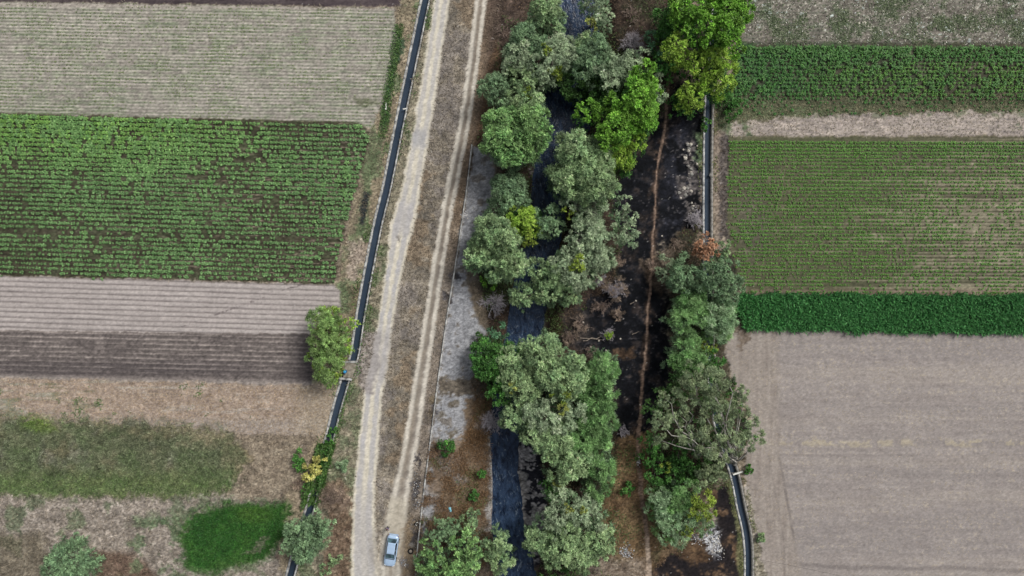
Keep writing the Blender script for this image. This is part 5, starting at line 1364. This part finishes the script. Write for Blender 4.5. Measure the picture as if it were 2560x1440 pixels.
# ------------------------------------------------------------------ car
def car():
    M_PAINT = mat_noise('silver_blue_paint', (166, 192, 220), (180, 204, 230), 1.5, 0.3, 0.0, 0.1, 0.5, 0.5)
    M_GLASS = mat_noise('car_glass', (34, 52, 60), (74, 104, 112), 1.6, 0.08, 0.0, 0, 0.6, 0, .42, .6)
    M_SIDEG = mat_noise('dark_side_glass', (14, 18, 26), (26, 32, 44), 2, 0.08, 0.0, 0, 0.6)
    M_TRIM = mat_noise('black_trim', (20, 21, 23), (32, 33, 35), 5, 0.6, 0.0)
    M_LAMP = mat_noise('clear_lamp', (206, 212, 216), (238, 240, 240), 5, 0.15, 0.0)
    M_RED = mat_noise('red_lamp', (120, 22, 20), (150, 34, 30), 5, 0.25, 0.0)
    M_ALLOY = mat_noise('alloy', (130, 132, 136), (160, 162, 166), 5, 0.35, 0.0, 0.8)
    p = on(980.5, 1371.5)
    root = empty('parked_car', (p[0], p[1], p[2] + .02), 'silver blue sedan parked on the pale track beside the dirt road', 'car', rz=math.pi - .1456)
    ST = [(-2.26, .60, .40, .72, .80), (-2.18, .74, .30, .76, .92), (-1.9, .83, .24, .80, .97), (-1.3, .86, .22, .82, .985), (0, .87, .21, .82, .98), (1.0, .865, .22, .80, .965), (1.6, .85, .23, .76, .92), (2.0, .80, .26, .70, .86), (2.18, .70, .32, .64, .80), (2.25, .56, .40, .58, .72)]
    bm = bmesh.new(); rings = []
    for (yy, w, zl, zs, zt) in ST:
        half = [(w * .90, zl), (w * .985, zl + .12), (w, (zl + zs) / 2 + .05), (w * .97, zs), (w * .88, zt - .02), (w * .55, zt + .012), (0, zt + .022)]
        ring_ = [bm.verts.new((a, yy, b)) for a, b in half] + [bm.verts.new((-a, yy, b)) for a, b in half[-2::-1]]
        rings.append(ring_)
    n = len(rings[0])
    for a, b in zip(rings, rings[1:]):
        for k in range(n): bm.faces.new((a[k], a[(k + 1) % n], b[(k + 1) % n], b[k]))
    bm.faces.new(rings[0]); bm.faces.new(rings[-1][::-1])
    bmesh.ops.recalc_face_normals(bm, faces=bm.faces)
    me = bpy.data.meshes.new('body'); bm.to_mesh(me); bm.free()
    for q in me.polygons: q.use_smooth = True
    link_mesh('body', me, M_PAINT, root)
    # cabin: base loop at the belt line, top loop at the roof
    zb, zr = .955, 1.395
    base = [(-.745, -1.82), (-.60, -1.90), (.60, -1.90), (.745, -1.82), (.76, 0), (.74, .98), (.60, 1.10), (-.60, 1.10), (-.74, .98), (-.76, 0)]
    topl = [(-.535, -1.24), (-.46, -1.30), (.46, -1.30), (.535, -1.24), (.575, -.45), (.545, .16), (.47, .24), (-.47, .24), (-.545, .16), (-.575, -.45)]
    bm = bmesh.new()
    lo = [bm.verts.new((*q, zb - .03)) for q in base]; hi = [bm.verts.new((*q, zr)) for q in topl]
    inn = [bm.verts.new((q[0] * .82, (q[1] + .53) * .86 - .53, zr + .035)) for q in topl]
    for k in range(10):
        k2 = (k + 1) % 10
        bm.faces.new((lo[k], lo[k2], hi[k2], hi[k])); bm.faces.new((hi[k], hi[k2], inn[k2], inn[k]))
    bm.faces.new(inn)
    bmesh.ops.recalc_face_normals(bm, faces=bm.faces)
    me = bpy.data.meshes.new('roof'); bm.to_mesh(me); bm.free()
    link_mesh('roof', me, M_PAINT, root)
    def panel(name, i, j, u0, u1, v0, v1, mat, off=.012):
        """glass laid on the cabin side between base/top points i and j"""
        A, Bq, Cq, Dq = (Vector((*base[i], zb)), Vector((*base[j], zb)), Vector((*topl[j], zr)), Vector((*topl[i], zr)))
        nrm = (Bq - A).cross(Dq - A).normalized()
        cen = (A + Bq + Cq + Dq) / 4
        if nrm.dot(cen - Vector((0, -.4, 1.0))) < 0: nrm = -nrm
        def at(u, v): return (A.lerp(Bq, u)).lerp(Dq.lerp(Cq, u), v)
        vs = [at(u0, v0), at(u1, v0), at(u1, v1), at(u0, v1)]
        bm = bmesh.new(); f0 = [bm.verts.new(q + nrm * off) for q in vs]; f1 = [bm.verts.new(q - nrm * .03) for q in vs]
        bm.faces.new(f0)
        for k in range(4): bm.faces.new((f0[k], f1[k], f1[(k + 1) % 4], f0[(k + 1) % 4]))
        bmesh.ops.recalc_face_normals(bm, faces=bm.faces)
        me = bpy.data.meshes.new(name); bm.to_mesh(me); bm.free()
        return link_mesh(name, me, mat, root)
    panel('windscreen', 6, 7, -.09, 1.09, .10, .95, M_GLASS)
    panel('rear_window', 1, 2, -.08, 1.08, .12, .93, M_GLASS)
    for a, b in ((3, 4), (4, 5), (0, 9), (9, 8)):
        rear = a in (3, 0)
        panel('side_window', a, b, .16 if rear else .04, .97 if rear else .86, .1, .92, M_SIDEG)
    mb = MB(); mb.box((0, 1.135, .985), (1.28, .09, .02)); mb.build('wiper_cowl', M_TRIM, root)
    mb = MB(); mb.box((0, 2.235, .56), (1.0, .06, .14), 0, .02); mb.build('grille', M_TRIM, root)
    mb = MB(); mb.box((0, 2.25, .36), (1.3, .08, .1), 0, .02); mb.build('front_bumper', M_PAINT, root)
    mb = MB(); mb.box((0, -2.26, .42), (1.36, .08, .16), 0, .02); mb.build('rear_bumper', M_PAINT, root)
    for sx in (-1, 1):
        mb = MB(); mb.box((sx * .60, 2.075, .765), (.30, .22, .12), -sx * .45, .03); mb.build('headlight', M_LAMP, root)
        mb = MB(); mb.box((sx * .62, -2.2, .76), (.26, .08, .14), sx * .2, .02); mb.build('taillight', M_RED, root)
        mb = MB(); mb.box((sx * .93, .82, .98), (.19, .1, .12), sx * .2, .03); mb.build('wing_mirror', M_TRIM, root)
        for yy in (-1.33, 1.37):
            w = MB().lathe([(.20, -.1), (.30, -.1), (.32, -.05), (.32, .05), (.30, .1), (.20, .1)], n=24, axis='X').build('wheel', M_RUB, root)
            w.location = (sx * .79, yy, .32)
            MB().lathe([(.19, .0), (.19, .104), (.08, .115), (.02, .115)], n=16, axis='X').build('rim', M_ALLOY, w, True).scale = (sx, 1, 1)
        for yy in (-.9, .15):
            mb = MB(); mb.box((sx * .868, yy, .74), (.03, .17, .03), 0, .008); mb.build('door_handle', M_PAINT, root)
car()

# ------------------------------------------------------------------ person behind the car
def person():
    M_SKIN = mat_noise('skin', (142, 100, 78), (160, 116, 92), 6, 0.6, 0.0)
    M_SHIRT = mat_noise('purple_grey_shirt', (92, 84, 112), (116, 108, 136), 9, 0.9, 0.1)
    M_PANTS = mat_noise('dark_trousers', (26, 26, 34), (40, 40, 48), 9, 0.9, 0.1)
    M_HAIR = mat_noise('dark_hair', (18, 15, 14), (30, 26, 24), 12, 0.7, 0.1)
    p = on(972.5, 1315)
    root = empty('person', (p[0], p[1], p[2]), 'person in purple grey shirt and dark trousers standing behind the car', 'person', rz=math.radians(150))
    me = bpy.data.meshes.new('body'); vs, es, rad = [], [], []
    def add(co, r_, par=None):
        vs.append(co); rad.append(r_); i = len(vs) - 1
        if par is not None: es.append((par, i))
        return i
    pel = add((0, 0, .95), .15)
    ab = add((0, .01, 1.12), .14, pel); ch = add((0, 0, 1.30), .16, ab); up = add((0, -.01, 1.42), .12, ch); nk = add((0, 0, 1.50), .055, up)
    hd = add((0, .02, 1.57), .08, nk); h2 = add((0, .02, 1.66), .095, hd); add((0, .01, 1.71), .07, h2)
    add((0, .115, 1.605), .016, hd)      # nose
    for s in (-1, 1):
        add((s * .09, .02, 1.62), .02, h2)   # ears
        sh = add((s * .19, -.01, 1.41), .07, up); el = add((s * .25, .05, 1.16), .05, sh); wr = add((s * .2, .26, 1.12), .033, el)
        pm_ = add((s * .18, .32, 1.12), .038, wr)
        for k in range(4):
            k1 = add((s * (.15 + .02 * k), .38, 1.125 - .004 * k), .010, pm_); add((s * (.15 + .02 * k), .415 - .008 * abs(k - 1.5), 1.105), .009, k1)
        t1 = add((s * .135, .335, 1.125), .011, pm_); add((s * .125, .365, 1.12), .009, t1)
        hp = add((s * .1, 0, .88), .11, pel); kn = add((s * .11, .03, .50), .068, hp); an = add((s * .11, 0, .1), .045, kn)
        add((s * .12, .14, .045), .04, an)
    me.from_pydata(vs, es, [])
    o = bpy.data.objects.new('body', me); COL.objects.link(o)
    sk = o.modifiers.new('skin', 'SKIN'); sk.use_smooth_shade = True
    for i, v in enumerate(me.skin_vertices[0].data): v.radius = (rad[i], rad[i] * .85); v.use_root = (i == 0)
    ss = o.modifiers.new('sub', 'SUBSURF'); ss.levels = ss.render_levels = 2
    dg = bpy.context.evaluated_depsgraph_get(); dg.update()
    m2 = bpy.data.meshes.new_from_object(o.evaluated_get(dg)); m2.name = 'body'
    bpy.data.objects.remove(o)
    m2.materials.clear()
    for m_ in (M_SKIN, M_SHIRT, M_PANTS): m2.materials.append(m_)
    for q in m2.polygons:
        c = q.center
        q.material_index = 2 if c.z < .98 and c.y < .2 else (1 if c.z < 1.47 and not (c.y > .12 and abs(c.x) > .1) else 0)
        q.use_smooth = True
    b = bpy.data.objects.new('body', m2); COL.objects.link(b); b.parent = root
    bm = bmesh.new(); bmesh.ops.create_icosphere(bm, subdivisions=3, radius=1)
    for v in bm.verts: v.co = Vector((v.co.x * .108, v.co.y * .115 - .012, max(v.co.z, -.55) * .10 + 1.675))
    bmesh.ops.delete(bm, geom=[v for v in bm.verts if v.co.y > .045 and v.co.z < 1.66], context='VERTS')
    me = bpy.data.meshes.new('hair'); bm.to_mesh(me); bm.free()
    link_mesh('hair', me, M_HAIR, root)
    bm = bmesh.new()
    for s in (-1, 1):
        bmesh.ops.create_icosphere(bm, subdivisions=2, radius=.012, matrix=Matrix.Translation((s * .035, .102, 1.635)))
    me = bpy.data.meshes.new('eyes'); bm.to_mesh(me); bm.free(); link_mesh('eyes', me, M_HAIR, root)
    MB().box((0, .094, 1.563), (.045, .014, .008), 0, .002).build('mouth', mat_noise('lips', (120, 66, 58), (132, 76, 66), 5), root)
person()

# thin overhead cable crossing the bottom of the scene, sagging
pts = []
for t in np.linspace(0, 1, 40):
    q = P(1180 + 1000 * t, 1436 - 60 * math.sin(math.pi * t) + 22 * t, 8.0)
    pts.append((q[0], q[1], 8.0 - 1.1 * math.sin(math.pi * t)))
mb = MB(); mb.tube(pts, .012, 5)
tag(mb.build('overhead_cable', M_RUB), 'thin dark overhead cable crossing above the bottom of the river', 'cable')
